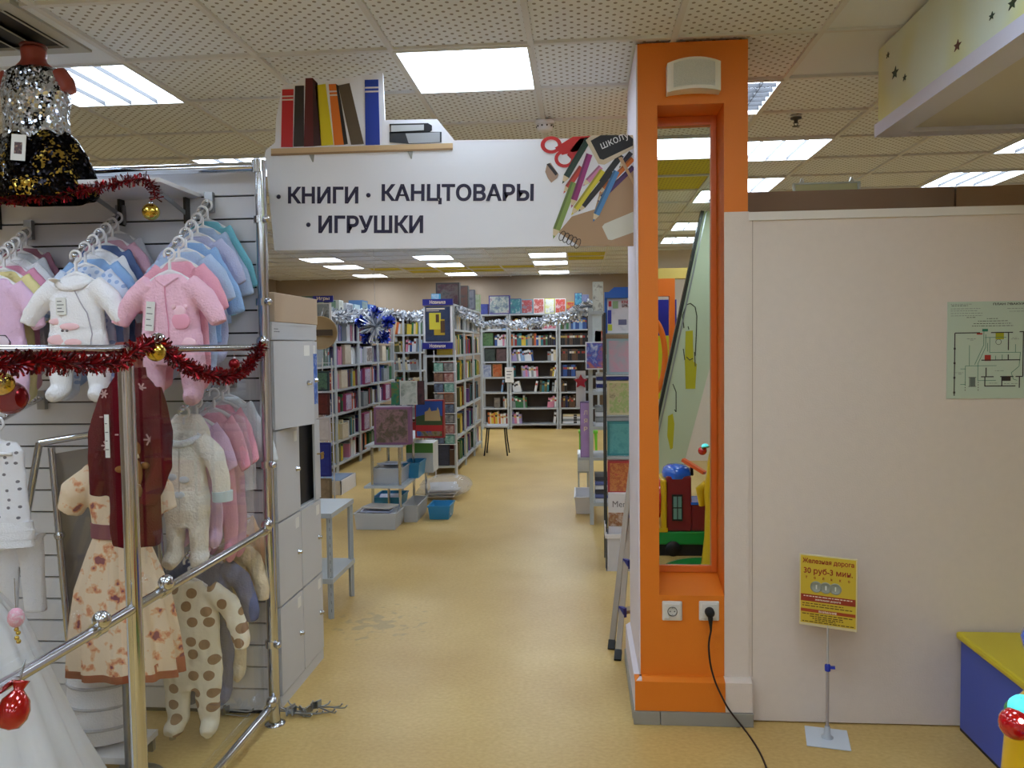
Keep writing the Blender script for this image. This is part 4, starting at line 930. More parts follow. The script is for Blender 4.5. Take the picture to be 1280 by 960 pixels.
# star-printed top and white trousers on the left arm
STM = dots_mat('star_print', (236, 237, 244), (112, 112, 122), 26, .17, .7)
def top_parts(g, me):
    for k in range(3): put(g, MB().tube([(0, 0, -.31-.03*k), (0, 0, -.345-.03*k)], [(.122+.008*(k % 2), .036), (.126, .04)], 20, flat=(0, 1, 0)), 'ruffle', WHITEF)
    stitch(g, me, [(-.07, -.05), (.07, -.05)], WHITEF, 'yoke_frill', .008)
STOP = fuse('frilled_top', MB().tube([(0, 0, -.01), (0, 0, -.05), (0, 0, -.2), (0, 0, -.4)], [(.07, .025), (.1, .03), (.108, .032), (.118, .034)], 18, flat=(0, 1, 0)), .007, .005, 14, seed=11)
garment(STOP, STM, ring(A6, .1), 'baby_shirt', 'white baby top with small grey stars left of the sloping rack', 'baby top', parts=top_parts, sc=(1.0, 1, .85))
TR = fuse('trousers', (lambda g: g.tube([(-.05, 0, 0), (-.06, 0, -.3)], [(.055, .03), (.045, .028)], 12, flat=(0, 1, 0)).tube([(.05, 0, 0), (.06, 0, -.3)], [(.055, .03), (.045, .028)], 12, flat=(0, 1, 0)))(MB()), .007, .005, 15)
p = A6(.15); tr = thing('baby_trousers', 'white baby trousers hanging under the star-printed top', 'trousers', (p.x+.0, p.y+.07, p.z-.46))
inst(TR, 'body', tr, mats=[WHITEF]); inst(MB().tube([(-.09, 0, .0), (.09, 0, 0)], [(.012, .034)]*2, 10, flat=(0, 1, 0)).mesh('waistband', WHITEF), 'waistband', tr)

# sloping chrome display rack with its grey board
t = thing('display_rack', 'sloping chrome tube rack with a grey board behind the peach dress', 'rack', (-2.0, 2.95, 0))
fa, fb = Vector((-2.13, 3.04, 1.29)), Vector((-1.75, 3.2, 1.345))
MB().tube([fa, fb], .014, 10).build('top_bar', CHROME, t)
for a, b_ in ((fa, (-2.38, 2.98, .02)), (fa+Vector((.035, .02, -.02)), (-2.0, 3.02, .02)), (fb, (-1.72, 3.22, .02))):
    MB().tube([a, b_], .014, 10).build('leg', CHROME, t)
    w = Vector(a)*.72+Vector(b_)*.28; MB().ball(w, .021, 10).build('joint', CHROME, t)
vs = [(-2.11, 3.08, 1.24), (-1.76, 3.23, 1.29), (-1.74, 3.23, .52), (-2.08, 3.08, .52)]; MB().add(vs+[(x, y+.012, z) for x, y, z in vs], [(0, 3, 2, 1), (4, 5, 6, 7), (0, 1, 5, 4), (1, 2, 6, 5), (2, 3, 7, 6), (3, 0, 4, 7)]).build('back_board', mat('grey_board', (124, 116, 108), .6), t)

# peach flowered dress
PEACH = mat('peach_flowered', (236, 202, 168), .8, bump=.2, bscale=60); N, L, b = nodes_of(PEACH)
tc = N.new('ShaderNodeTexCoord'); n = N.new('ShaderNodeTexNoise'); n.inputs['Scale'].default_value = 21; n.inputs['Detail'].default_value = 3.5; L.new(tc.outputs['Object'], n.inputs['Vector'])
r = ramp(N, [(0, (234, 212, 184)), (.56, (228, 184, 146)), (.61, (214, 140, 104)), (.66, (140, 76, 90))]); L.new(n.outputs['Fac'], r.inputs[0]); L.new(r.outputs[0], b.inputs['Base Color'])
dl = (-1.74, 2.92, 1.235)
t = thing('girls_dress', 'peach flowered dress with puff sleeves and a plum sash behind the glass', 'dress', (dl[0], dl[1], .42))
bo = fuse('bodice', (lambda g: g.tube([(0, 0, 0), (0, 0, -.04), (0, 0, -.12), (0, 0, -.25)], [(.06, .04), (.11, .05), (.125, .06), (.1, .055)], 18, flat=(0, 1, 0)).tube([(.08, 0, -.05), (.16, -.01, -.12), (.19, -.01, -.19)], [(.055, .05), (.065, .055), (.045, .045)], 14, flat=(0, 1, 0)).tube([(-.08, 0, -.05), (-.16, -.01, -.12), (-.19, -.01, -.19)], [(.055, .05), (.065, .055), (.045, .045)], 14, flat=(0, 1, 0)))(MB()), .007, .005, 16)
inst(bo, 'bodice', t, (0, 0, dl[2]-.42), mats=[PEACH])
MB().tube([(dl[0], dl[1], dl[2]-.23), (dl[0], dl[1], dl[2]-.285)], [(.11, .062)]*2, 24, flat=(0, 1, 0)).build('sash', mat('plum_sash', (132, 74, 88), .5), t)
def pleat(a, z): return 1+.09*math.sin(a*11+z*3)*min(1, max(0, -z)/.2)
MB().lathe((dl[0], dl[1], dl[2]-.28), [(.1, 0), (.125, -.06), (.17, -.2), (.2, -.36), (.215, -.5)], 66, sy=.5, mod=pleat).build('skirt', PEACH, t)
MB().lathe((dl[0], dl[1], dl[2]-.28), [(.214, -.47), (.218, -.53), (.2, -.53)], 66, sy=.47, mod=pleat).build('hem_ribbon', mat('terracotta_ribbon', (190, 110, 84), .7), t)
MB().tube([(dl[0], dl[1], dl[2]-.05), (dl[0], dl[1]+.0, .01)], .012, 10).build('stand_pole', STEEL, t)
MB().lathe((dl[0], dl[1], 0), [(.13, 0), (.13, .008), (.014, .014)], 24).build('stand_base', STEEL, t)
# white padded suit low behind it
pdm = fuse('padded_suit', (lambda g: g.tube([(0, 0, .36), (0, 0, .3), (0, 0, .12), (0, 0, .03), (0, 0, .005)], [(.07, .06), (.125, .1), (.145, .12), (.12, .1), (.05, .05)], 18, flat=(0, 1, 0)))(MB()), .008, .008, 9, seed=8)
t = thing('padded_suit', 'white padded baby sack standing under the peach dress', 'baby suit', (-1.92, 3.06, .08))
inst(pdm, 'body', t, mats=[WHITEF])
for k in range(3): inst(MB().torus((0, 0, 0), .142-.006*k, .006, M=Matrix.Translation((0, 0, .1+.08*k)) @ Matrix.Rotation(PI/2, 4, 'X') @ Matrix.Diagonal((1, 1, .84, 1)), seg=28).mesh('quilting_seam', GREYW), 'quilting_seam', t)
MB().box(-2.08, -1.76, 2.94, 3.18, .055, .08).build('plinth_board', WHITE, t); 
for x in (-2.06, -1.78):
    for y in (2.96, 3.16): MB().box(x-.012, x+.012, y-.012, y+.012, 0, .055).build('plinth_foot', STEEL, t)

# dark red sweater on a child torso
sl = Vector((-1.578, 2.75, 1.56))
t = thing('child_mannequin', 'terracotta child torso on a pole wearing the dark red winter sweater', 'mannequin', (sl.x, sl.y, 0))
TERRA = mat('terracotta_skin', (120, 50, 40), .5)
nk = fuse('torso', MB().tube([(0, 0, .12), (0, 0, .11), (0, 0, .04), (0, 0, -.03), (0, 0, -.12), (0, 0, -.5)], [(.046, .046), (.05, .05), (.04, .04), (.066, .042), (.076, .05), (.07, .048)], 18, flat=(0, 1, 0)), .008, .0, 5)
inst(nk, 'torso', t, (0, 0, sl.z), mats=[TERRA])
MB().tube([(sl.x, sl.y, .01), (sl.x, sl.y, sl.z-.45)], .012, 10).build('stand_pole', CHROME, t); MB().lathe((sl.x, sl.y, 0), [(.09, 0), (.09, .008), (.014, .016)], 24).build('stand_base', CHROME, t)
SWM = mat('burgundy_knit', (92, 14, 26), .9, bump=.5, bscale=180, spec=.1)
sm_ = fuse('sweater', (lambda g: g.tube([(0, 0, .0), (0, 0, -.03), (0, 0, -.1), (0, 0, -.55), (0, 0, -.6)], [(.05, .045), (.08, .055), (.092, .065), (.088, .066), (.082, .06)], 18, flat=(0, 1, 0)).tube([(.065, 0, -.05), (.112, -.01, -.2), (.12, -.03, -.32), (.085, -.075, -.44)], [(.042, .044), (.038, .04), (.034, .036), (.03, .032)], 14, flat=(0, 1, 0)).tube([(-.065, 0, -.05), (-.115, -.01, -.2), (-.12, -.02, -.42)], [(.042, .044), (.038, .04), (.032, .034)], 14, flat=(0, 1, 0)))(MB()), .007, .005, 13, seed=9)
t = thing('winter_sweater', 'dark red knitted sweater with snowflakes and a gingerbread figure, on the child torso', 'sweater', (sl.x, sl.y, sl.z))
inst(sm_, 'body', t, mats=[SWM])
inst(MB().tube([(0, 0, -.01), (0, 0, .03)], [(.054, .052), (.05, .048)], 20, flat=(0, 1, 0), cap=False).mesh('roll_neck', SWM), 'roll_neck', t)
SNOW = mat('snowflake_knit', (196, 160, 160), .9)
for x, z, rr in ((-.075, -.06, .016), (.06, -.04, .018), (.03, -.13, .02), (-.07, -.24, .018), (.085, -.22, .022), (-.02, -.2, .006), (.06, -.3, .006), (-.085, -.14, .006), (.0, -.07, .006)):
    y = frontY(sm_, x, z)-.002; q = MB()
    for k in range(3 if rr > .01 else 1):
        a = PI*k/3; q.bar((x-rr*math.cos(a), y, z-rr*math.sin(a)), (x+rr*math.cos(a), y, z+rr*math.sin(a)), .005, .002, up=(0, 1, 0))
    put(t, q, 'snowflake', SNOW)
GING = mat('gingerbread', (140, 92, 44), .9)
for x, z, rx, rz in ((.03, -.25, .032, .032), (.03, -.335, .036, .055), (-.01, -.32, .02, .012), (.066, -.31, .016, .012), (.012, -.4, .014, .02), (.046, -.4, .014, .02)): patch(t, sm_, x, z, rx, rz, GING, 'gingerbread_figure', .012)
for x, z in ((.02, -.24), (.042, -.24)): patch(t, sm_, x, z, .005, .005, DARK, 'gingerbread_eye', .015)
for dz in (-.27, -.31, -.37): stitch(t, sm_, [(.0, dz), (.025, dz-.008), (.05, dz)], mat('icing', (220, 206, 190), .9), 'icing_line', .012)
price_tag(t, sm_, -.055, -.13, .016, .15)

# sequinned mannequin on the shelf
def sequin(name, base, alt, scale=150, thr=.5, nsc=4):
    m = mat(name, base, .2, 1); N, L, b = nodes_of(m); tc = N.new('ShaderNodeTexCoord')
    v = N.new('ShaderNodeTexVoronoi'); v.inputs['Scale'].default_value = scale; L.new(tc.outputs['Object'], v.inputs['Vector'])
    n = N.new('ShaderNodeTexNoise'); n.inputs['Scale'].default_value = nsc; n.inputs['Distortion'].default_value = 1.5; L.new(tc.outputs['Object'], n.inputs['Vector'])
    sp = N.new('ShaderNodeSeparateColor'); L.new(v.outputs['Color'], sp.inputs[0])
    ad = N.new('ShaderNodeMath'); ad.operation = 'MULTIPLY_ADD'; ad.inputs[1].default_value = .28; L.new(sp.outputs[0], ad.inputs[0]); L.new(n.outputs['Fac'], ad.inputs[2])
    g = N.new('ShaderNodeMath'); g.operation = 'GREATER_THAN'; g.inputs[1].default_value = thr+.14; L.new(ad.outputs[0], g.inputs[0])
    mx = N.new('ShaderNodeMix'); mx.data_type = 'RGBA'; mx.inputs[6].default_value = (*lin(base), 1); mx.inputs[7].default_value = (*lin(alt), 1); L.new(g.outputs[0], mx.inputs[0]); L.new(mx.outputs[2], b.inputs['Base Color'])
    ge = N.new('ShaderNodeNewGeometry'); vm = N.new('ShaderNodeVectorMath'); vm.operation = 'MULTIPLY_ADD'; vm.inputs[1].default_value = (.95, .95, .95)
    sb = N.new('ShaderNodeVectorMath'); sb.operation = 'SUBTRACT'; sb.inputs[1].default_value = (.5, .5, .5); L.new(v.outputs['Color'], sb.inputs[0])
    L.new(sb.outputs[0], vm.inputs[0]); L.new(ge.outputs['Normal'], vm.inputs[2]); nz = N.new('ShaderNodeVectorMath'); nz.operation = 'NORMALIZE'; L.new(vm.outputs[0], nz.inputs[0]); L.new(nz.outputs[0], b.inputs['Normal']); return m
mq = Vector((-2.2, 3.2, 2.335))
t = thing('child_mannequin', 'headless terracotta child mannequin in sequins on the high shelf', 'mannequin', mq)
bod = fuse('mannequin_body', (lambda g: g.tube([(0, 0, .545), (0, 0, .535), (0, 0, .49), (0, 0, .45), (0, 0, .36), (0, 0, .2), (0, 0, .01)], [(.044, .044), (.05, .05), (.045, .045), (.1, .06), (.125, .075), (.1, .07), (.12, .08)], 18, flat=(0, 1, 0)).tube([(.1, 0, .44), (.135, 0, .395), (.142, 0, .36)], [(.036, .042), (.036, .04), (.032, .036)], 14, flat=(0, 1, 0)).tube([(-.1, 0, .44), (-.135, 0, .395), (-.142, 0, .36)], [(.036, .042), (.036, .04), (.032, .036)], 14, flat=(0, 1, 0)))(MB()), .008, 0, 5)
inst(bod, 'body', t, mats=[mat('terracotta_bright', (150, 66, 52), .4)])
MB().lathe(mq+Vector((0, 0, .546)), [(.001, .0), (.05, 0), (.052, .006), (.048, .01), (.001, .01)], 20).build('neck_cap', mat('terracotta_dark', (110, 44, 36), .4), t)
t2 = thing('sequin_dress', 'silver sequin top and black gold-flecked skirt on the high mannequin', 'dress', mq)
SEQ = sequin('silver_sequins', (214, 222, 236), (40, 42, 50), 110, .58); SEK = sequin('black_sequins', (22, 20, 22), (176, 150, 70), 110, .62, 5)
tp = fuse('sequin_top', (lambda g: g.tube([(0, 0, .46), (0, 0, .44), (0, 0, .36), (0, 0, .25), (0, 0, .16)], [(.085, .06), (.118, .075), (.14, .092), (.13, .09), (.135, .095)], 20, flat=(0, 1, 0)))(MB()), .007, .006, 12, seed=6)
inst(tp, 'top', t2, mats=[SEQ])
def ruf(a, z): return 1+.06*math.sin(a*7+z*9)
MB().lathe(mq, [(.13, .2), (.16, .17), (.2, .1), (.225, .02), (.23, -.05), (.215, -.07)], 56, sy=.62, mod=ruf).build('skirt', SEK, t2)
M_ = Matrix.Translation(mq+Vector((.03, -.15, .16))) @ Matrix.Rotation(.1, 4, 'Y')
o = MB().box(-.03, .03, -.001, .001, -.1, 0, M=M_).build('swing_tag', TAGM, t2); MB().box(-.016, .016, -.002, -.001, -.075, -.03, M=M_).build('tag_picture', print_mat('tag_print', [(120, 70, 70), (60, 60, 70), (190, 150, 130)], 60), o)

# white tulle skirt at the lower left
TUL = mat('white_tulle', (232, 234, 240), .9, alpha=.86, bump=.2, bscale=30)
t = thing('tulle_dress', 'white tulle party dress standing at the lower left behind the glass', 'dress', (-2.0, 2.42, 0))
def tmod(a, z): return 1+.03*math.sin(a*19)+.02*math.sin(a*7+2)
MB().lathe((-2.0, 2.42, .01), [(.5, 0), (.45, .15), (.36, .34), (.28, .55), (.2, .76), (.11, .88), (.09, .92)], 90, sy=.8, mod=tmod).build('skirt', TUL, t)
MB().lathe((-2.0, 2.42, .01), [(.44, 0), (.4, .15), (.31, .34), (.23, .55), (.16, .76), (.08, .9)], 60, sy=.8, mod=tmod).build('underskirt', mat('white_lining', (226, 226, 232), .9), t)
MB().tube([(-2.0, 2.42, .9), (-2.0, 2.42, .98), (-2.0, 2.42, 1.06), (-2.0, 2.42, 1.12)], [(.085, .065), (.08, .065), (.09, .06), (.05, .04)], 20, flat=(0, 1, 0)).build('bodice', TUL, t)
# baubles
GOLD = mat('gold_bauble', (214, 186, 84), .12, 1); REDB = mat('red_bauble', (130, 14, 22), .15, .6); SILV = mat('silver_cap', (210, 210, 214), .2, 1)
def bauble(c, r, m, label, cord=.05, stretch=1):
    t = thing('bauble', label, 'bauble', c); c = Vector(c)
    MB().ball(c, r, 22, sc=(1, 1, stretch)).build('ball', m, t)
    MB().lathe(c+Vector((0, 0, r*stretch*.94)), [(r*.26, 0), (r*.26, r*.24), (r*.1, r*.28)], 14).build('cap', SILV, t)
    MB().tube([c+Vector((0, 0, r*stretch*1.15)), c+Vector((0, 0, r*stretch*1.15+cord))], .0012, 5).build('thread', SILV, t)
bauble((-1.70, 3.15, 2.2), .034, GOLD, 'gold bauble hanging from the tinsel under the high shelf', .05)
p = at(12, 497, X=PX-.06); bauble(p, .042, REDB, 'dark red bauble with a silver cap hanging under the upper rail', .07)
p = at(195, 440, X=PX+.03); bauble(p, .03, GOLD, 'small gold bauble caught in the red tinsel at the rail clamp', .02)
p = at(2, 480, X=PX-.05); bauble(p, .03, GOLD, 'gold bauble beside the dark red one at the edge of the photograph', .06)
p = at(293, 455, X=PX+.02); bauble(p, .022, REDB, 'small red bauble in the sag of the red tinsel', .02)
# red glass ornament on the middle rail
p = at(17, 887, X=PX+.03); t = thing('glass_ornament', 'shiny red glass ornament hanging from the middle rail at the lower left', 'ornament', p)
RG = mat('red_glass', (176, 18, 18), .08, .3, coat=1)
ax = Vector((.0, .45, .9)).normalized()
MB().lathe(p, [(.001, -.045), (.022, -.04), (.034, -.02), (.036, 0), (.03, .022), (.018, .036), (.011, .044), (.016, .056), (.02, .064), (.001, .06)], 20, axis=ax).build('body', RG, t)
q = p+ax*.062; MB().tube([q, q+Vector((0, 0, .02)), q+Vector((0, .02, .045)), Vector((PX+.016, q.y+.02, .868))], .0015, 6).build('wire_hook', STEEL, t)
# little pink and white doll-like ornament
p = at(20, 772, X=PX-.06); t = thing('hanging_ornament', 'small pink and white striped ornament with beads hanging left of the tulle dress', 'ornament', p)
MB().ball(p, .02, 14, sc=(1, 1, 1.25)).build('body', print_mat('pink_white', [(236, 230, 236), (226, 150, 176), (240, 240, 244)], 60), t)
g = MB()
for k in range(4): g.ball(p+Vector((0, .006*(k % 2), -.03-.011*k)), .006, 8)
g.build('bead_string', GOLD, t); MB().tube([p+Vector((0, 0, .025)), p+Vector((0, 0, .1))], .001, 5).build('thread', SILV, t)

# ---- tinsel
def tinsel(name, pts, r, mats, label, group=None, dens=1100, cat='tinsel', w=.0028):
    pts = smooth([Vector(p) for p in pts], 8); g = MB()
    g.tube(pts, .003, 5)
    for i in range(len(pts)-1):
        a, b_ = pts[i], pts[i+1]; d = (b_-a); n_ = max(1, int(d.length*dens)); dn = d.normalized() if d.length > 0 else Vector((1, 0, 0))
        for k in range(n_):
            p = a+d*R.random(); v = Vector((R.gauss(0, 1), R.gauss(0, 1), R.gauss(0, 1))); v = (v-dn*v.dot(dn)*.6).normalized(); l = r*R.uniform(.6, 1.12); s_ = v.cross(Vector((R.random()-.5, R.random()-.5, R.random()-.5))).normalized()*w
            tip = p+v*l; g.add([p-s_*.6, p+s_*.6, tip+s_, tip-s_], [(0, 1, 2, 3)], R.randrange(len(mats)))
    return tag(g.build(name, mats, None, origin=pts[0], clean=False), label, cat, group)
RT_ = [mat('red_tinsel', (122, 6, 16), .35, .5), mat('red_tinsel_dark', (64, 3, 10), .4, .4), mat('red_tinsel_bright', (160, 20, 32), .25, .7)]
def TX(px, py, dx=.02): return at(px, py, X=PX+dx)
tinsel('red_tinsel', [TX(-40, 452), TX(10, 455), TX(60, 452), TX(110, 455), TX(150, 452), TX(172, 436), TX(196, 430), TX(215, 445), TX(240, 462), TX(272, 470), TX(298, 467), TX(315, 452), TX(326, 432)], .034, RT_, 'dark red tinsel garland wound along the upper chrome rail', dens=1500)
tinsel('red_tinsel', [(-2.75, 3.12, 2.26), (-2.4, 3.12, 2.255), (-2.1, 3.12, 2.265), (-1.9, 3.12, 2.295), (-1.74, 3.12, 2.325), (-1.685, 3.13, 2.31), (-1.675, 3.14, 2.25)], .03, RT_, 'dark red tinsel garland under the high white shelf', dens=1100)

# ================================================================== BOOKSHOP
ORD = 'first second third fourth fifth sixth seventh eighth ninth tenth'.split()
def ordw(k):
    if k < 10: return ORD[k]
    return '%d%s' % (k+1, {1: 'st', 2: 'nd', 3: 'rd'}.get((k+1) % 10 if (k+1) // 10 != 1 else 0, 'th'))
g = MB(); g.box(0, .09, 0, 1, 0, 1); g.box(.91, 1, 0, 1, 0, 1); g.box(.09, .91, 0, .07, 0, 1); g.box(.09, .91, .07, .96, .03, .97, 1); g.box(.04, .96, -.006, 0, .62, .8, 2)
BOOK = g.mesh('book', [mat('book_red', (150, 36, 40), .5), PAGES, mat('band_pale', (220, 214, 200), .5)])
CM = {k: mat('book_'+k, v, .45) for k, v in dict(red=(168, 36, 40), maroon=(92, 28, 34), orange=(206, 104, 44), yellow=(206, 180, 60), olive=(96, 96, 60), green=(52, 112, 70), teal=(48, 118, 126), blue=(50, 84, 150), navy=(28, 34, 74),
      purple=(104, 70, 130), pink=(206, 130, 156), white=(220, 222, 226), grey=(140, 146, 150), brown=(92, 66, 48), black=(30, 28, 30), cream=(212, 198, 164), lilac=(160, 146, 196), sky=(136, 172, 214)).items()}
BANDS = [mat('band_pale', (220, 214, 200)), mat('band_gold', (190, 160, 80), .4), mat('band_dark', (50, 46, 50), .5), mat('band_red', (170, 60, 50), .5)]
PAL = dict(mix='red maroon orange yellow green navy blue grey brown black cream teal white purple'.split(), dark='maroon brown black navy black brown green'.split(), brownblack='brown black black brown black'.split(), navy='navy navy navy blue'.split(),
           light='white sky white blue lilac white pink grey'.split(), purple='purple pink lilac blue white purple'.split(), green='green grey olive green grey teal'.split(), warm='orange red cream white orange brown yellow'.split(), grey='grey white grey cream grey'.split(), whitepink='white pink white grey red white'.split(), blue='blue navy blue sky'.split(), teal='teal teal grey'.split(), yel='yellow green olive yellow cream'.split())
def rack(label, M, w, d, zt, levels, loc, nm='book_rack', mt=None, back=True, posts=(0, 1)):
    mt = mt or GREYM; t = thing(nm, label, 'rack', loc)
    for u in posts:
        for v in (0, 1):
            x, y = .019+u*(w-.038), v*d; MB().box(x-.018, x+.018, y-.018 if v else y-.002, y+.002 if v else y+.018, 0, zt, M=M).build('post', mt, t)
    for z in levels: 
        MB().box(.0, w, .0, d, z-.028, z, M=M).build('shelf', mt, t)
    if back: MB().box(.002, w-.002, d-.006, d, .06, zt-.03, M=M).build('back_panel', mat('rack_shade', (84, 72, 62), .7), t)  # added dark sheet imitating the shade behind the shelves
    return t
nbook = [0]
MASS = {}
BOOKCAP = [298]
def place_book(M, x, y, z, th, dp, hh, lean, cm, label, group, asthing):
    T = M @ Matrix.Translation((x, y, z)) @ Matrix.Rotation(lean, 4, 'Y') @ Matrix.Diagonal((th, dp, hh, 1))
    if asthing and nbook[0] < BOOKCAP[0]:
        nbook[0] += 1
        o = inst(BOOK, 'book', mats=[CM[cm], None, R.choice(BANDS)]); o.matrix_world = T; tag(o, label, 'book', group); return
    mb, ms = MASS.setdefault('m', (MB(), []))
    for c_ in (CM[cm], PAGES):
        if c_ not in ms: ms.append(c_)
    mb.box(0, 1, 0, .97, 0, 1, ms.index(CM[cm]), M=T); mb.box(.1, .9, .05, .99, .02, 1.004, ms.index(PAGES), M=T)
def row_of_books(M, x0, x1, z, gap, segs, shelfname, group, asthing=True, dy=.03, dp=.2, tmin=.026, tmax=.05):
    n = 0; W_ = x1-x0
    for (a, b_, pal, lean) in segs:
        x = x0+a*W_; e = x0+b_*W_
        while True:
            th = R.uniform(tmin, tmax); hh = min(gap*.9, R.uniform(.62, .86)*gap) if pal not in ('brownblack', 'navy') else gap*.8
            ext = th+(abs(math.sin(lean))*.4*hh if lean else 0)
            if x+th > e: break
            cm = R.choice(PAL[pal]); ln = lean+R.uniform(-.015, .015) if lean else 0
            zz_ = z+.001+(th*math.sin(ln) if ln > 0 else 0)
            xx = x+(0 if ln >= 0 else hh*0)
            place_book(M, xx, dy+R.uniform(0, .02), zz_, th, dp, hh, ln, cm, '%s book, %s from left, %s' % (cm, ordw(n), shelfname), group, asthing)
            n += 1; x += th/math.cos(ln)+.0015
YB = 16.0
BL = [.105, .42, .73, 1.03, 1.34, 1.645, 1.955]
BTOP = 2.27
bays = [('left', -1.96, -1.415), ('wide middle', -1.40, -.445), ('right', -.43, .36)]
BS_ = {
 'wide middle': {6: [(.02, .5, 'warm', 0)], 5: [(.02, .99, 'mix', 0)], 4: [(.02, .5, 'light', -.12), (.8, .99, 'grey', 0)], 3: [(.02, .12, 'teal', 0), (.24, .62, 'light', -.06), (.84, .97, 'warm', .12)], 2: [(.06, .24, 'whitepink', -.22), (.5, .58, 'whitepink', .2), (.62, .84, 'green', .05), (.88, .99, 'light', .1)], 1: [(.02, .36, 'green', -.05), (.78, .92, 'light', .1), (.93, 1, 'warm', .06)], 0: [(.02, .26, 'purple', -.1), (.9, .99, 'warm', .12)]},
 'right': {6: [(.02, .3, 'green', 0), (.3, .99, 'blue', 0)], 5: [(.02, .9, 'brownblack', 0)], 4: [(.02, .9, 'brownblack', 0)], 3: [(.02, .5, 'navy', 0)], 2: [(.03, .2, 'dark', 0)], 1: [(.02, .4, 'dark', 0)]},
 'left': {6: [(.8, .98, 'blue', 0)], 5: [(.5, .99, 'light', 0)], 2: [(.72, .82, 'light', .12)], 1: [(.8, .99, 'grey', 0)], 0: [(.2, .99, 'warm', -.03)]}}
def printbox(name, cat, label, x0, x1, y, d, z0, z1, cols, group=None, M=None, scale=12, thick=True, edge=None):
    """box or folder with a printed front; parts: body and printed_front"""
    t = thing(name, label, cat, (M or Matrix()) @ Vector(((x0+x1)/2, y+d/2, z0)), group)
    nm = 'print_'+'_'.join('%02x%02x%02x' % tuple(c) for c in cols)
    MB().box(x0, x1, y, y+d, z0, z1, M=M).build('body', mat('carton_%02x%02x%02x' % tuple(edge or cols[0]), edge or cols[0], .5), t)
    k = min(.02, (x1-x0)*.06)
    MB().box(x0+k, x1-k, y-.0015, y, z0+k, z1-k, M=M).build('printed_front', print_mat(nm, cols, scale), t)
    return t
for nm, x0, x1 in bays:
    rack('%s bay of the grey metal book rack along the back wall' % nm, Matrix.Translation((x0, YB, 0)), x1-x0, .4, BTOP, BL+[BTOP], ((x0+x1)/2, YB+.2, 0))
    for k, segs in BS_[nm].items():
        row_of_books(Matrix.Translation((0, YB, 0)), x0+.02, x1-.02, BL[k], .285, segs, '%s shelf up of the %s back rack' % (ORD[k], nm), 'books on the %s back rack' % nm)
for (x, y0, hh) in ((.62, 2, .03), (.7, 2, .03), (.9, 2, .0)): pass
# stacks lying flat in the right bay
for k in range(4):
    o = inst(BOOK, 'book', mats=[CM[('white', 'grey', 'white', 'cream')[k]], None, BANDS[2]]); o.matrix_world = Matrix.Translation((-.36, YB+.04, BL[0]+.002+.045*k+.042)) @ Matrix.Rotation(PI/2, 4, 'Y') @ Matrix.Diagonal((.04, .2, .34, 1))
    tag(o, '%s flat book, %s from the bottom of the pile on the lowest right back shelf' % (('white', 'grey', 'white', 'cream')[k], ORD[k]), 'book', 'books on the right back rack')
# faced-out books and boxes in the left bay and on top
FO = [('faced-out green book standing upper left in the left back bay', -1.93, -1.72, 5, .26, [(60, 104, 66), (96, 132, 84), (40, 60, 44)]), ('dark faced-out picture book in the fifth shelf of the left back bay', -1.9, -1.68, 4, .26, [(44, 50, 52), (70, 84, 74)]), ('brown faced-out picture book beside the dark one', -1.66, -1.45, 4, .25, [(74, 58, 60), (110, 84, 84)]),
      ('white and blue faced-out magazine in the left back bay', -1.93, -1.77, 3, .25, [(196, 202, 212), (90, 110, 160)]), ('tan faced-out book with an orange disc in the left back bay', -1.74, -1.55, 3, .26, [(150, 130, 96), (190, 96, 50), (80, 70, 50)]), ('small grey framed card on the second shelf of the left back bay', -1.72, -1.6, 1, .2, [(96, 90, 84), (150, 140, 128)]),
      ('white archive box on the top shelf of the left back bay', -1.83, -1.55, 6, .14, [(214, 218, 222), (190, 196, 204)]), ('dark standing folder on the top shelf of the left back bay', -1.94, -1.85, 6, .2, [(60, 62, 58), (84, 88, 80)])]
for lb, x0, x1, k, h, cols in FO: printbox('picture_book', 'book', lb, x0, x1, YB+.06, .05, BL[k]+.001, BL[k]+h, cols)
printbox('folder_box', 'box', 'pink and white folder box under the silver tinsel on the back rack', -.75, -.46, YB+.03, .25, 1.956, 2.12, [(220, 214, 220), (190, 70, 100), (230, 226, 230)])
for i, (px0, px1, py, cols, w) in enumerate([(601, 609.5, 380, [(44, 52, 130), (70, 84, 160)], 'small navy'), (611, 637, 369, [(70, 60, 130), (120, 140, 150), (190, 196, 190), (120, 50, 110)], 'large purple'), (637.5, 651, 373, [(70, 90, 130), (60, 130, 140), (200, 200, 210)], 'blue green'), (651.5, 666, 374, [(100, 150, 170), (170, 60, 60), (190, 210, 220)], 'pale blue and red'), (667, 680, 373, [(226, 222, 222), (180, 60, 50), (220, 216, 216)], 'red and white'),
                                             (681, 693, 373, [(206, 206, 70), (226, 230, 226), (70, 90, 150)], 'yellow green'), (694, 707, 373, [(214, 210, 210), (190, 50, 50), (214, 180, 90)], 'white and red'), (708, 717.5, 377, [(206, 186, 60), (190, 50, 60), (60, 50, 120)], 'yellow and red'), (718.5, 727.5, 366, [(36, 50, 130), (70, 150, 180), (220, 230, 236)], 'tall blue'), (728, 736, 368, [(150, 160, 200), (90, 90, 150)], 'pale lilac')]):
    a, b_ = at(px0, 392, Y=YB), at(px1, py, Y=YB)
    printbox('boxed_game', 'boxed game', '%s boxed game, %s from left on top of the back racks' % (w, ORD[i]), a.x, b_.x, YB+.02, .16, BTOP+.001, b_.z, cols, 'boxed games on the back racks', scale=7)
p = at(637, 480, Y=15.95)
t = thing('price_card', 'white card clipped on the back rack upright near the stool', 'card', p)
a, b_ = at(631.5, 478, Y=15.96), at(642, 461, Y=15.96)
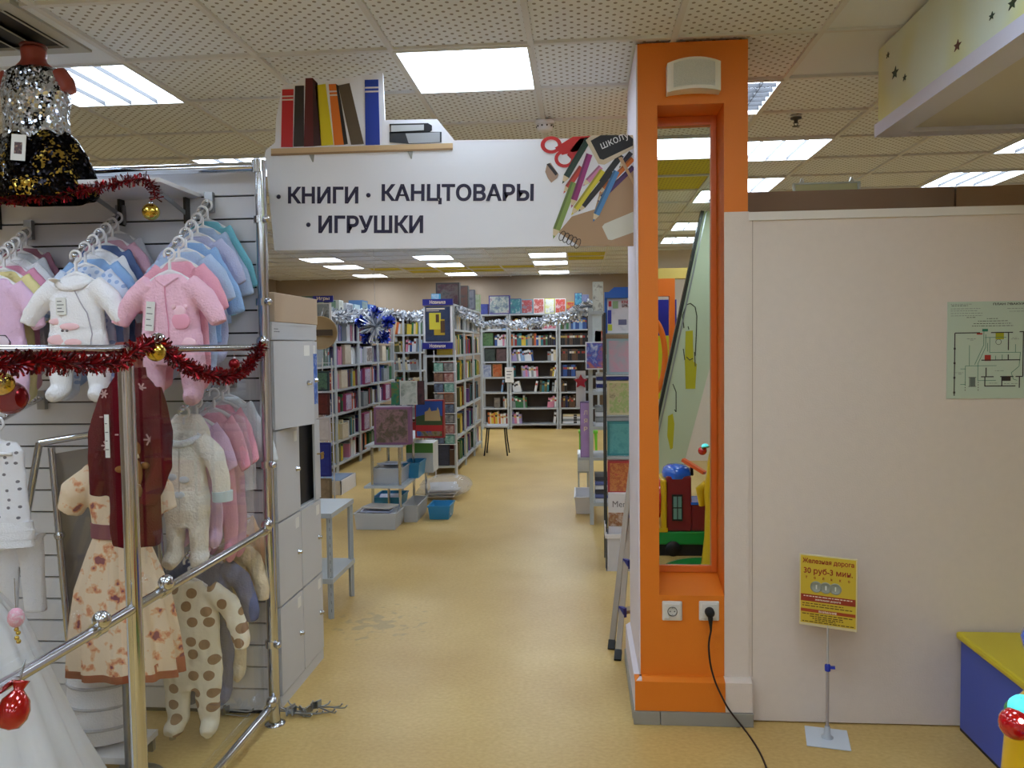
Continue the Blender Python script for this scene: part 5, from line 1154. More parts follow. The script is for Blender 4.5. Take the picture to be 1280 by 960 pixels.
MB().box(a.x, b_.x, 15.955, 15.96, a.z, b_.z).build('card', mat('card_white', (228, 228, 224)), t); MB().box(a.x, b_.x, 15.95, 15.962, b_.z, b_.z+.03).build('clip', WHITE, t)
g = MB()
for k in range(3): g.box(a.x+.03, b_.x-.03-.02*k, 15.9535, 15.955, b_.z-.06-.06*k, b_.z-.045-.06*k)
g.build('print', TAGI, t); MB().box((a.x+b_.x)/2-.01, (a.x+b_.x)/2+.01, 15.96, 16.0, a.z+.02, b_.z).build('bracket', GREYM, t)

# centre unit, double-sided, its right face seen along the aisle
UX0, UX1, UY0, UY1 = -1.98, -1.6, 10.3, 13.1
UL = [.12, .47, .83, 1.19, 1.54, 1.87]; UT = 2.19
Mu = lambda y: Matrix.Translation((UX1, y, 0)) @ Matrix.Rotation(PI/2, 4, 'Z')
for k in range(3):
    y = UY0+.933*k
    rack('%s bay of the centre book unit, counted from its poster end' % ORD[k], Mu(y), .92, .38, UT, UL+[UT], (UX1-.19, y+.46, 0))
    for j, z in enumerate(UL):
        seg = [(.02, .98, 'dark' if j in (3,) else 'grey' if j == 5 else 'mix', 0)] if j > 3 else [(.02, R.uniform(.35, .6), R.choice(['dark', 'mix', 'warm']), .03), (R.uniform(.62, .7), .97, R.choice(['grey', 'mix', 'yel']), -.03)]
        row_of_books(Mu(y), .02, .9, z, .31, seg, 'shelf', 'centre unit books', False)
# poster on its end
t = thing('novelty_poster', 'dark blue framed new-arrivals poster on the end of the centre unit', 'poster', (-1.8, 10.28, 1.63))
def pbox(px0, py0, px1, py1, y0, y1, m, nm, par, Y=10.27):
    a, b_ = at(px0, py1, Y=Y), at(px1, py0, Y=Y); MB().box(a.x, b_.x, y0, y1, a.z, b_.z).build(nm, m, par); return a, b_
pbox(530, 381, 565, 429, 10.27, 10.295, WHITE, 'poster_frame', t)
pbox(532, 383, 562.5, 427, 10.262, 10.27, print_mat('poster_print', [(26, 34, 70), (50, 64, 96), (36, 40, 66)], 6), 'poster_sheet', t)
for (py0, py1, tx) in ((373.5, 382, 'Новинка'), (428, 436.5, 'Новинки')):
    a, b_ = pbox(528.5, py0, 566, py1, 10.25, 10.29, BLUEHEAD, 'header_bar', t)
    text(tx, .2, .045, wallM((a.x+b_.x)/2-.1, 10.249, a.z+.018), PWH, 'lettering', t, .02)
pbox(537, 391, 551, 412, 10.256, 10.262, mat('poster_yellow', (206, 196, 60), .5), 'printed_book', t); pbox(543, 399, 556, 419, 10.257, 10.262, mat('poster_gold', (176, 150, 40), .5), 'printed_book', t); pbox(545, 393, 549, 403, 10.2545, 10.256, mat('poster_brown', (84, 60, 40), .5), 'printed_figure', t); pbox(551, 401, 556, 416, 10.2545, 10.257, mat('poster_brown', (84, 60, 40), .5), 'printed_figure', t)
pbox(533, 385, 556, 387, 10.2605, 10.262, PWH, 'printed_line', t); pbox(533, 388, 549, 389, 10.2605, 10.262, PWH, 'printed_line', t)
# top of the unit
printbox('tissue_box', 'box', 'small cyan and white box on top of the centre unit', *[v for v in (lambda a, b_: (a.x, b_.x))(at(539, 372, Y=10.45), at(549, 360, Y=10.45))], 10.45, .1, UT+.001, UT+.14, [(60, 170, 214), (230, 234, 240)])
for i, (p0, p1, pt, yy, cols, wd) in enumerate([(545, 574, 353, 10.8, [(70, 66, 66), (110, 100, 96), (90, 50, 60), (60, 74, 70)], 'large dark'), (572, 585, 357, 11.5, [(60, 70, 70), (100, 70, 60), (50, 56, 66)], 'dark green'), (583, 593, 362, 12.1, [(70, 76, 90), (130, 130, 140), (90, 60, 70)], 'grey'), (592, 600, 368, 12.7, [(140, 160, 110), (200, 206, 190)], 'pale green')]):
    a, b_ = at(p0, 380, Y=yy), at(p1, pt, Y=yy)
    printbox('boxed_game', 'boxed game', '%s boxed game, %s from the poster along the top of the centre unit' % (wd, ORD[i]), max(a.x, -2.02), min(b_.x, -1.56), yy, .12, UT+.001, b_.z, cols, 'boxed games on the centre unit', scale=6)
# postcard wire rack on its end
t = thing('wire_rack', 'white wire postcard rack on the end of the centre unit under the poster', 'rack', (-1.8, 10.2, 0))
wx0, wx1 = at(543, 500, Y=10.2).x, at(570, 500, Y=10.2).x
for x in (wx0, wx1): MB().tube([(x, 10.22, .005), (x, 10.22, 1.6)], .006, 6).build('upright', WHITE, t)
for k in range(9):
    z = .42+.13*k; MB().tube([(wx0, 10.22, z), (wx0, 10.12, z), (wx1, 10.12, z), (wx1, 10.22, z)], .004, 5).build('wire_pocket', WHITE, t)
for x in (wx0, wx1): MB().box(x-.015, x+.015, 10.1, 10.25, 0, .006).build('foot', WHITE, t)
pc = [[(40, 44, 60), (120, 140, 170)], [(96, 66, 60), (150, 120, 96)], [(50, 120, 110), (180, 210, 200)], [(120, 40, 46), (200, 180, 170)], [(70, 70, 74), (170, 170, 166)]]
for k in range(8):
    for j in range(2):
        x = wx0+.012+(wx1-wx0-.02)*j/2
        printbox('postcard_pack', 'postcards', '%s postcard pack, %s pocket up, in the %s column of the wire rack' % (('dark blue', 'brown', 'teal', 'red', 'grey')[(k+j*2) % 5], ORD[k], ('left', 'right')[j]), x, x+(wx1-wx0)/2-.02, 10.125, .03, .425+.13*k, .425+.13*k+.11, pc[(k+j*2) % 5], 'postcard packs in the wire rack')
# books at the foot of that end
printbox('display_book', 'book', 'tall dark book with a white stripe at the foot of the centre unit end', *(lambda a, b_: (a.x, b_.x))(at(541, 580, Y=10.3), at(561, 545, Y=10.3)), 10.32, .06, UL[0]+.001, UL[0]+.36, [(40, 46, 66), (60, 66, 90)])

# left row of racks facing the aisle
BOOKCAP[0] = 268
LXF = -3.2
Ml = lambda y: Matrix.Translation((LXF, y, 0)) @ Matrix.Rotation(PI/2, 4, 'Z')
LL = [.12, .42, .78, 1.1, 1.42, 1.74]; LT = 2.05
k0 = 0
for k in range(4):
    y = 9.35+1.13*k
    rack('%s bay from the front of the grey book racks along the left' % ORD[k], Ml(y), 1.12, .4, LT, LL+[LT], (LXF-.2, y+.55, 0))
    for j, z in enumerate(LL):
        row_of_books(Ml(y), .03, 1.09, z, .3, [(.02, R.uniform(.3, .5), R.choice(['mix', 'light', 'yel', 'purple']), .04), (R.uniform(.55, .65), .97, R.choice(['mix', 'warm', 'whitepink', 'green']), 0)], '%s shelf up of the %s bay of the left racks' % (ORD[j], ORD[k]), 'books in the left racks', j >= 2, tmin=.03, tmax=.06)
        if j in (1, 2, 3, 4):
            cs = R.choice([[(206, 206, 210), (110, 90, 80), (230, 226, 220)], [(70, 110, 60), (130, 160, 90)], [(120, 130, 136), (150, 160, 166)], [(150, 60, 100), (200, 190, 210), (60, 60, 140)], [(206, 170, 60), (190, 60, 50)], [(190, 176, 150), (216, 206, 186)]])
            x = R.uniform(.15, .45); w_ = R.uniform(.24, .34)
            printbox('craft_box', 'box', 'printed craft box standing face out on the %s shelf up in the %s left bay' % (ORD[j], ORD[k]), x, x+w_, -.004, .05, z+.001, z+R.uniform(.2, .27), cs, 'craft boxes in the left racks', M=Ml(y))
BOOKCAP[0] = 298
# boxes along its top
for i, (yy, w_, h_, cols, wd) in enumerate([(9.5, .22, .2, [(80, 90, 130), (200, 200, 210)], 'grey blue'), (9.85, .25, .24, [(70, 84, 60), (150, 170, 120), (40, 50, 40)], 'dark green and tan'), (10.3, .3, .22, [(26, 60, 36), (60, 110, 60)], 'dark green'), (10.75, .2, .24, [(200, 206, 200), (150, 150, 130)], 'cream'), (11.1, .32, .22, [(206, 210, 216), (80, 84, 96), (214, 216, 222)], 'white and black checked'),
                                                (11.5, .3, .22, [(170, 200, 210), (210, 226, 230)], 'pale aqua'), (11.9, .34, .3, [(90, 130, 180), (150, 170, 150), (60, 80, 150)], 'blue and green'), (12.35, .3, .26, [(80, 130, 200), (190, 216, 236)], 'sky blue'), (12.75, .28, .24, [(170, 180, 196), (120, 130, 150)], 'silver'), (13.1, .26, .24, [(120, 60, 110), (180, 120, 160)], 'plum'), (13.5, .2, .16, [(110, 50, 46), (70, 40, 40)], 'brown')]):
    printbox('toy_box', 'box', '%s toy box, %s from the front on top of the left racks' % (wd, ordw(i)), 0, w_, 0.02, .2, LT+.001, LT+h_, cols, 'toy boxes on the left racks', M=Ml(yy), scale=9)
# end poster of the left row
t = thing('games_poster', 'navy headed games poster at the front end of the left racks', 'poster', (-3.0, 9.3, 1.6))
a, b_ = pbox(391, 369.5, 416, 378, 9.28, 9.3, BLUEHEAD, 'header_bar', t, 9.28); text('Игры', .15, .05, wallM(b_.x-.19, 9.278, a.z+.014), PWH, 'lettering', t, .02)
pbox(393, 378.5, 413.5, 410, 9.285, 9.3, WHITE, 'poster_frame', t, 9.28); pbox(395, 380, 411, 408, 9.28, 9.285, print_mat('games_print', [(50, 60, 66), (150, 160, 166), (80, 90, 90)], 8), 'poster_sheet', t, 9.28)
MB().box(-3.235, -3.205, 9.3, 9.345, 0, 2.05).build('post', GREYM, t)

# back-left rack, frontal
bx0, bx1 = at(488, 420, Y=14).x, at(526, 420, Y=14).x
zl = [at(507, y, Y=14).z for y in (486, 463, 440, 418)]
zl = [.12, .42]+[zl[0]-.3]+zl
rack('grey book rack standing square on behind the blue foil flower', Matrix.Translation((bx0, 14, 0)), bx1-bx0, .38, 2.19, zl+[2.19], ((bx0+bx1)/2, 14.2, 0), posts=(0, .42, 1))
for j, (segs) in enumerate([[(.02, .9, 'mix', 0)], [(.02, .9, 'grey', 0)], [(.02, .95, 'dark', 0)], [(.03, .5, 'green', .1), (.55, .98, 'grey', .05)], [(.05, .95, 'grey', -.1)], [(.02, .45, 'yel', -.1), (.47, .98, 'light', .05)], [(.05, .4, 'warm', .15), (.45, .98, 'yel', .05)]]):
    row_of_books(Matrix.Translation((0, 14, 0)), bx0+.02, bx1-.02, zl[j], .27, segs, '%s shelf up of the rack behind the foil flower' % ORD[j], 'books behind the foil flower', j > 2)

# everything shelved past the individual books
mb, ms = MASS['m']
o = mb.build('packed_books', ms, None, clean=False); tag(o, 'tightly packed books filling the centre unit and the left racks', 'books', None, 'stuff')

# silver tinsel and foil flower
SV = [mat('silver_tinsel', (206, 214, 226), .35, .4), mat('silver_tinsel_dark', (150, 158, 172), .3, .8), mat('silver_tinsel_bright', (244, 247, 252), .3, .2)]
tinsel('silver_tinsel', [at(412, 394, X=-3.08), at(430, 395, X=-3.08), at(450, 394, X=-3.08), at(470, 393, X=-3.08), at(485, 392, X=-3.08), (-2.65, 13.2, 2.14), (-2.1, 11.5, 2.15), (-1.9, 10.6, 2.17)], .1, SV, 'silver tinsel garland along the top of the left racks', dens=420, w=.011)
tinsel('silver_tinsel', [(-1.56, 10.4, 2.1), (-1.56, 11.4, 2.08), (-1.56, 12.4, 2.03), (-1.55, 13.0, 1.98), at(625, 405, Y=12.4), at(650, 406, Y=11.4), at(680, 402, Y=10.4), at(705, 397, Y=9.4), at(725, 389, Y=8.6), at(742, 381, Y=8.0)], .075, SV, 'silver tinsel garland sagging across the aisle in front of the back racks', dens=420, w=.01)
BF = [mat('blue_foil', (30, 50, 180), .3, .4), mat('blue_foil_dark', (14, 22, 90), .3, .7), mat('blue_foil_bright', (80, 110, 230), .25, .4)]
c0 = at(469, 408, Y=10.4); t = thing('foil_flower', 'blue and silver foil flower decoration hanging before the left racks', 'decoration', c0)
for k in range(5):
    a = 2*PI*k/5+PI/2; c1 = c0+Vector((.19*math.cos(a), R.uniform(-.05, .05), .17*math.sin(a))); g = MB()
    for i in range(150):
        v = Vector((R.gauss(0, 1), R.gauss(0, 1), R.gauss(0, 1))).normalized(); s_ = v.orthogonal().normalized()*.011; tip = c1+v*R.uniform(.05, .105); g.add([c1-s_, c1+s_, tip+s_, tip-s_], [(0, 1, 2, 3)], R.randrange(3))
    g.build('petal', BF, t, clean=False)
g = MB()
for i in range(260):
    v = Vector((R.gauss(0, 1), R.gauss(0, 1)*.5, R.gauss(0, 1))).normalized(); s_ = v.orthogonal().normalized()*.008; tip = c0+v*R.uniform(.06, .24); g.add([c0-s_, c0+s_, tip+s_, tip-s_], [(0, 1, 2, 3)], R.randrange(3))
g.build('silver_heart', SV, t, clean=False); MB().tube([c0, c0+Vector((.0, 0, CZ2-c0.z))], .003, 5).build('thread', SILV, t)

# wire grid stand by the locker
t = thing('wire_grid', 'white wire grid panel hung with small goods just past the locker', 'display panel', (-2.45, 8, 0))
gx0, gx1 = at(400, 500, Y=8).x-.25, at(415.5, 500, Y=8).x
for x in [gx0+(gx1-gx0)*k/4 for k in range(5)]: MB().tube([(x, 8, .0), (x, 8, 1.55)], .006 if x not in (gx0, gx1) else .009, 6).build('upright_wire', WHITE, t)
for k in range(15): MB().tube([(gx0, 8, .1+.1*k), (gx1, 8, .1+.1*k)], .004, 5).build('cross_wire', WHITE, t)
for i, (z0, z1, cols, wd) in enumerate([(1.22, 1.42, [(40, 60, 70), (90, 130, 110), (30, 40, 60)], 'dark green'), (.98, 1.2, [(70, 24, 26), (110, 40, 40)], 'dark red'), (.72, .95, [(196, 190, 196), (216, 212, 216)], 'pale grey'), (.36, .7, [(24, 34, 130), (40, 60, 160)], 'royal blue'), (.12, .34, [(120, 104, 84), (160, 140, 116)], 'brown')]):
    printbox('hanging_pack', 'pack', '%s pack hung %s from the top on the wire grid past the locker' % (wd, ORD[i]), gx0+.05, gx1-.02, 7.96, .03, z0, z1, cols, 'packs on the wire grid')
p = at(401, 416, Y=7.9); t = thing('round_tray', 'round tan tray with a dark band hanging behind the top of the locker', 'tray', p)
MB().lathe(p, [(.001, 0), (.15, 0), (.165, .012), (.165, .03), (.155, .03), (.15, .014), (.001, .014)], 36, axis=(.2, -1, 0)).build('disc', mat('tan_tray', (190, 166, 130), .6, var=.05), t)
MB().box(p.x-.05, p.x+.13, p.y-.05, p.y-.035, p.z-.03, p.z+.03).build('dark_band', mat('band_brown', (84, 70, 60), .6), t); MB().tube([p+Vector((0, .01, .15)), (p.x, 8.0, p.z+.25), (p.x, 8.0, 1.5)], .003, 5).build('hanging_wire', STEEL, t)
for i, (px0, px1, pyb, pyt, wd) in enumerate([(403, 430, 622, 596, 'white low carton with magazines'), ]):
    a = at(px0, pyb, Z=0); q = at(px1, 617, Z=0)
    t = thing('magazine_box', 'white low box full of magazines on the floor past the small angle-iron rack', 'box', (q.x-.2, a.y+.3, 0))
    x1 = q.x; x0 = x1-.5; y0 = q.y-.1; y1 = y0+.6
    g = MB(); g.box(x0, x1, y0, y1, 0, .012); g.box(x0, x0+.01, y0, y1, .012, .16); g.box(x1-.01, x1, y0, y1, .012, .16); g.box(x0, x1, y0, y0+.01, .012, .16); g.box(x0, x1, y1-.01, y1, .012, .16); g.build('carton', WHITE, t)
    for k in range(5): tag(MB().box(x0+.03, x1-.03, y0+.03, y1-.04, .014+.03*k, .04+.03*k).build('magazine', mat(*(('mag_a', (200, 204, 210)), ('mag_b', (120, 140, 170)), ('mag_c', (220, 220, 224)))[k % 3], .4), None, (x0+.25, y0+.3, .014+.03*k)), 'magazine, %s from the bottom of the pile in the white low box' % ORD[k], 'magazine', 'magazines in the low box')

# stool
sc = at(620, 538, Y=12.2)
t = thing('stool', 'small stool with a pale square seat and thin black legs before the back racks', 'stool', (sc.x, 12.3, 0))
MB().box(sc.x-.17, sc.x+.17, 12.13, 12.47, .42, .45).build('seat', mat('stool_seat', (186, 190, 196), .4), t, bevel=.01)
for a in (-1, 1):
    for b_ in (-1, 1): MB().tube([(sc.x+a*.13, 12.3+b_*.13, .42), (sc.x+a*.15, 12.3+b_*.15, .2), (sc.x+a*.175, 12.3+b_*.175, .0)], .011, 8).build('leg', DARK, t)

# tiered chrome cart
CX0, CX1, CY0, CY1 = -1.99, -1.66, 7.42, 8.75
t = thing('display_cart', 'two-tier chrome leg cart in the middle of the bookshop aisle', 'cart', ((CX0+CX1)/2, 8.1, 0))
for x in (CX0+.04, CX1-.03):
    for y in (CY0+.03, (CY0+CY1)/2, CY1-.03): MB().tube([(x, y, 0), (x, y, .72)], .014, 8).build('leg', CHROME, t)
TI = mat('cart_tray', (188, 198, 208), .35)
MB().box(CX0-.03, CX1+.02, CY0-.02, CY1+.02, .34, .36).build('lower_tray', TI, t); MB().box(CX0-.02, CX1+.01, CY0, CY1, .72, .74).build('upper_tray', TI, t)
MB().tube([(CX0+.02, 7.75, .74), (CX0+.02, 7.75, 1.08), (CX1-.02, 7.75, 1.08), (CX1-.02, 7.75, .74)], .012, 8).build('back_hoop', TI, t)
def pb2(name, cat, lb, px0, py0, px1, py1, Y, d, cols, z0=None, scale=12, **k):
    a, b_ = at(px0, py1, Y=Y), at(px1, py0, Y=Y); return printbox(name, cat, lb, a.x, b_.x, Y, d, a.z if z0 is None else z0, b_.z, cols, scale=scale, **k)
pb2('puzzle_box', 'box', 'brown and mauve puzzle box at the front of the cart', 468, 509, 512, 556, 7.45, .12, [(120, 100, 84), (90, 84, 74), (150, 120, 128), (104, 80, 96)], .742, 9, edge=(130, 90, 130))
pb2('castle_puzzle_box', 'box', 'blue sky castle puzzle box standing behind on the cart', 519, 500, 554, 540, 8.0, .1, [(40, 80, 170), (60, 100, 180), (150, 130, 90), (60, 90, 60), (180, 40, 46)], .742, 5, edge=(150, 30, 40))
pb2('white_picture_book', 'book', 'white picture book with a sketched drawing on the cart hoop', 500, 476, 521, 500, 7.77, .02, [(224, 228, 224), (200, 212, 206), (110, 130, 120)], 1.09, 10)
pb2('teal_picture_book', 'book', 'teal and green picture book left of the white one', 489, 478, 499, 500, 7.78, .02, [(40, 110, 120), (70, 140, 90), (190, 60, 50)], 1.09, 12)
pb2('black_picture_book', 'book', 'black picture book right of the white one', 522, 476, 530, 500, 7.78, .02, [(36, 36, 40), (110, 70, 80)], 1.09, 12)
pb2('green_topped_carton', 'box', 'white carton with a green top on the lower tray of the cart', 508, 554, 541, 592, 8.2, .3, [(206, 212, 214), (216, 220, 220)], .362, 5)
a = at(508, 566, Y=8.19); b_ = at(541, 554, Y=8.19); MB().box(a.x, b_.x, 8.185, 8.198, a.z, b_.z).build('green_panel', mat('green_panel', (84, 150, 70), .5), bpy.data.objects['green_topped_carton'])
def tray(name, lb, x0, x1, y0, y1, z0, h, mt, papers=0, ribs=False, cat='basket'):
    t = thing(name, lb, cat, ((x0+x1)/2, (y0+y1)/2, z0)); e = .014; g = MB()
    vs = lambda z, o: [(x0-o, y0-o, z), (x1+o, y0-o, z), (x1+o, y1+o, z), (x0-o, y1+o, z)]
    A, B, C_, D_ = vs(z0, -e), vs(z0+h, 0), vs(z0+h, -.008), vs(z0+.006, -e-.006)
    g.add(A+B+C_+D_, [(3, 2, 1, 0)]+[(i, (i+1) % 4, 4+(i+1) % 4, 4+i) for i in range(4)]+[(4+i, 4+(i+1) % 4, 8+(i+1) % 4, 8+i) for i in range(4)]+[(8+i, 8+(i+1) % 4, 12+(i+1) % 4, 12+i) for i in range(4)]+[(12, 13, 14, 15)])
    g.build('shell', mt, t)
    g = MB(); zr = z0+h-.012
    g.box(x0-.006, x1+.006, y0-.006, y0+.002, zr, z0+h+.002); g.box(x0-.006, x1+.006, y1-.002, y1+.006, zr, z0+h+.002); g.box(x0-.006, x0+.002, y0, y1, zr, z0+h+.002); g.box(x1-.002, x1+.006, y0, y1, zr, z0+h+.002); g.build('rim', mt, t)
    if ribs:
        n_ = 12
        for k in range(n_): MB().box(x0+.02+(x1-x0-.04)*k/(n_-1)-.004, x0+.02+(x1-x0-.04)*k/(n_-1)+.004, y0-.002, y0+.006, z0+.02, zr).build('rib', mt, t)
    for k in range(papers):
        M = Matrix.Translation(((x0+x1)/2+R.uniform(-.02, .02), (y0+y1)/2+R.uniform(-.02, .02), z0+.03+k*(h+.03)/max(papers, 3))) @ Matrix.Rotation(R.uniform(-.25, .25), 4, 'Z') @ Matrix.Rotation(R.uniform(-.1, .1), 4, 'X')
        tag(MB().box(-(x1-x0)*.36, (x1-x0)*.36, -(y1-y0)*.32, (y1-y0)*.32, 0, .012, M=Matrix.Rotation(R.uniform(-.2, .2), 4, 'Z')).build('paper_pack', mat(*(('pack_white', (220, 224, 230)), ('pack_blue', (176, 186, 214)), ('pack_grey', (196, 198, 202)))[k % 3], .3), None, (0, 0, 0)), '%s paper pack, %s up in the %s' % (('white', 'blue tinted', 'grey')[k % 3], ORD[k], lb.split(',')[0].split(' on the floor')[0]), 'paper pack', 'paper packs').matrix_world = M
    return t
BLT = mat('blue_plastic', (52, 140, 190), .35); WHT = mat('frosted_plastic', (216, 222, 230), .3, alpha=.5); GRT = mat('grey_plastic_tray', (176, 178, 180), .45)
def tr_at(name, lb, px0, px1, pyb, pyt, z0, Y0, depth, mt, **k):
    a, b_ = at(px0, pyb, Y=Y0), at(px1, pyt, Y=Y0); return tray(name, lb, a.x, b_.x, Y0, Y0+depth, z0, max(.06, b_.z-z0), mt, **k)
tr_at('plastic_tray', 'white tray of papers, on the lower cart tray', 465, 502, 605, 586, .361, 7.5, .4, WHT, papers=5)
tr_at('plastic_tray', 'blue tray on the lower cart tray, beside the white one', 504, 524, 600, 579, .361, 7.85, .35, BLT)
a = at(497, 661, Z=0)
tr_at('plastic_tray', 'clear tray heaped with papers, on the floor in front of the cart', 443, 495, 663, 642, .002, at(470, 663, Z=0).y, .34, WHT, papers=6)
tr_at('plastic_tray', 'blue tray on the floor under the cart', 466, 500, 636, 622, .002, at(480, 638, Z=0).y+.05, .4, BLT, papers=2)
tr_at('plastic_tray', 'grey box on the floor beside the cart leg', 503, 522, 653, 632, .002, at(512, 654, Z=0).y+.02, .5, GRT, cat='box')
tr_at('plastic_basket', 'bright blue ribbed basket on the floor right of the cart', 535, 562, 649, 633, .002, at(548, 650, Z=0).y, .3, BLT, ribs=True, papers=1)
# crumpled clear bag
cb = at(556, 632, Z=0); t = thing('plastic_bag', 'big crumpled clear plastic bag lying behind the blue ribbed basket', 'bag', (cb.x-.1, cb.y+.6, 0))
g = MB().ball((0, 0, 0), 1, 26, sc=(1, 1, 1)); me = g.mesh('bag_film', mat('bag_film', (214, 216, 222), .15, alpha=.3, bump=.6, bscale=9))
for v in me.vertices:
    n_ = noise.noise(v.co*2.2)*.22+noise.noise(v.co*5.5)*.14; v.co = v.co*(1+n_); v.co = Vector((v.co.x*.28, v.co.y*.5, max(.004, v.co.z*.11+.1)))
inst(me, 'bag_film', t); q = MB()
for k in range(3): q.box(-.16, .14, -.3, .25, .03+.03*k, .045+.03*k, M=Matrix.Rotation(.1*k, 4, 'Z'))
inst(q.mesh('wrapped_paper', mat('pack_grey', (196, 198, 202))), 'wrapped_paper', t)

# right-hand racks
RX0 = .07; RY = 7.45
t = rack('grey angle-iron rack of paper goods right of the aisle', Matrix.Translation((RX0, RY, 0)), .9, .5, 1.98, [.2, .62, .9, 1.22, 1.55, 1.95], (RX0+.45, RY+.25, 0), 'metal_rack', back=False)
def rk(name, cat, lb, px0, py0, px1, py1, cols, Y=RY+.02, d=.12, z0=None, **k): return pb2(name, cat, lb, px0, py0, px1, py1, Y, d, cols, z0, **k)
rk('toy_box', 'box', 'white toy box with two dark discs on top of the right aisle rack', 741, 352, 754, 379, [(206, 212, 206), (216, 220, 214), (90, 90, 88)], z0=1.951)
rk('toy_box', 'box', 'tall white carton under the two-disc toy box', 738, 388, 752, 410, [(200, 212, 214), (214, 222, 224)], z0=1.552)
rk('picture_pack', 'pack', 'yellow and red picture pack on the right aisle rack', 743, 413, 755, 428, [(206, 190, 100), (190, 60, 50), (220, 220, 216)], z0=1.48 if False else None)
rk('printed_carton', 'box', 'white carton with a blue corner and a brown picture on the right aisle rack', 732, 427, 757, 462, [(220, 224, 232), (60, 90, 190), (190, 110, 90), (226, 228, 232)], Y=RY-.1, d=.1, scale=5, z0=None)
for k in range(5): tag(MB().box(RX0+.07, RX0+.4, RY+.05, RY+.33, 1.222+.034*k, 1.25+.034*k).build('paper_ream', mat(*(('ream_white', (214, 218, 224)), ('ream_navy', (40, 50, 120)))[k % 2], .4), None, (RX0+.2, RY+.2, 1.222+.034*k)), '%s paper stack, %s from the bottom on the middle shelf of the right aisle rack' % (('white', 'navy')[k % 2], ORD[k]), 'paper', 'paper stacks on the right aisle rack')
for k in range(4): tag(MB().box(RX0+.06, RX0+.42, RY+.04, RY+.36, .902+.045*k, .94+.045*k).build('paper_ream', mat(*(('ream_white', (214, 218, 224)), ('ream_grey', (150, 156, 160)))[k % 2], .4), None, (RX0+.2, RY+.2, .902+.045*k)), '%s paper stack, %s from the bottom on the shelf beside the purple box' % (('white', 'grey')[k % 2], ORD[k]), 'paper', 'paper stacks on the right aisle rack')
for k in range(6): tag(MB().box(RX0+.05, RX0+.4, RY+.03, RY+.36, .202+.04*k, .236+.04*k).build('paper_ream', mat(*(('ream_white', (214, 218, 224)), ('ream_blue', (96, 110, 170)), ('ream_dark', (60, 64, 74)))[k % 3], .4), None, (RX0+.2, RY+.2, .202+.04*k)), '%s paper stack, %s from the bottom on the lowest shelf of the right aisle rack' % (('white', 'blue', 'dark')[k % 3], ORD[k]), 'paper', 'paper stacks on the right aisle rack')
t = rk('purple_box', 'box', 'tall purple box standing on end with white letters at the aisle side', 725.5, 503, 738.5, 562, [(172, 142, 202), (180, 150, 208)], Y=7.47, d=.2, z0=.62, edge=(120, 96, 150))
a = at(732, 540, Y=7.47)
for k, ch in enumerate('ЛЯР'): text(ch, .034, .04, wallM(a.x-.016, 7.466, .86+.075*(2-k)), PWH, 'lettering', t, .02)
qa, qb = at(724, 562, Y=7.47), at(741, 562, Y=7.47)
MB().box(qa.x-.01, RX0+.02, RY, RY+.28, .595, .619).build('side_tray', GREYM, bpy.data.objects['metal_rack.001'])
# star balloon bag
p = at(726, 477, Y=7.6); t = thing('star_decoration', 'red and white star decoration hanging at the aisle side of the right rack', 'decoration', p)
pp = []
for k in range(10):
    rr = .07 if k % 2 == 0 else .035; a = PI/2+k*PI/5; pp.append((p.x+rr*math.cos(a), p.z+rr*math.sin(a)))
MB().prism(pp[::-1], p.y-.012, p.y+.012).build('star', mat('star_red', (190, 36, 60), .3), t, bevel=.006); MB().box(p.x-.045, p.x+.045, p.y+.013, p.y+.017, p.z-.24, p.z+.1).build('white_card', WHITE, t); MB().tube([p+Vector((0, .015, .1)), p+Vector((.1, .015, .35)), (RX0, RY, 1.95)], .003, 5).build('cord', DARK, t)
# white bins and green stand
def bin_(name, lb, px0, px1, pyb, pyt, Y, d, mt, cat='bin'):
    a, b_ = at(px0, pyb, Y=Y), at(px1, pyt, Y=Y); return tray(name, lb, a.x, b_.x, Y, Y+d, .002, b_.z, mt, cat=cat)
bin_('drawer_box', 'white box with papers on the floor under the right aisle rack', 718.5, 741, 642, 622, at(730, 643, Z=0).y, .55, WHITE, 'box')
pb2('white_carton', 'box', 'white carton on the floor behind the purple box', 722, 568, 736, 586, 8.7, .4, [(214, 218, 218), (206, 210, 212)], .3)
t = thing('carton_stand', 'low grey stand under the white carton behind the purple box', 'stand', (.03, 8.9, 0)); a = at(722, 586, Y=8.7); b_ = at(736, 586, Y=8.7); MB().box(a.x, b_.x, 8.72, 9.08, .28, .299).build('top', GREYM, t)
for x in (a.x+.01, b_.x-.01):
    for y in (8.73, 9.07): MB().box(x-.008, x+.008, y-.008, y+.008, 0, .28).build('leg', GREYM, t)
gp = at(726, 573, Z=0); t = thing('green_chair', 'lime green plastic stool half hidden behind the purple box', 'stool', (gp.x+.06, gp.y+.1, 0)); LG = mat('lime_plastic', (110, 190, 50), .4)
MB().box(gp.x-.03, gp.x+.25, gp.y, gp.y+.28, .36, .4).build('seat', LG, t, bevel=.01)
for x in (gp.x-.0, gp.x+.22):
    for y in (gp.y+.03, gp.y+.25): MB().tube([(x, y, .36), (x+(.01 if x > gp.x else -.01), y, 0)], [.022, .013], 8).build('leg', LG, t)
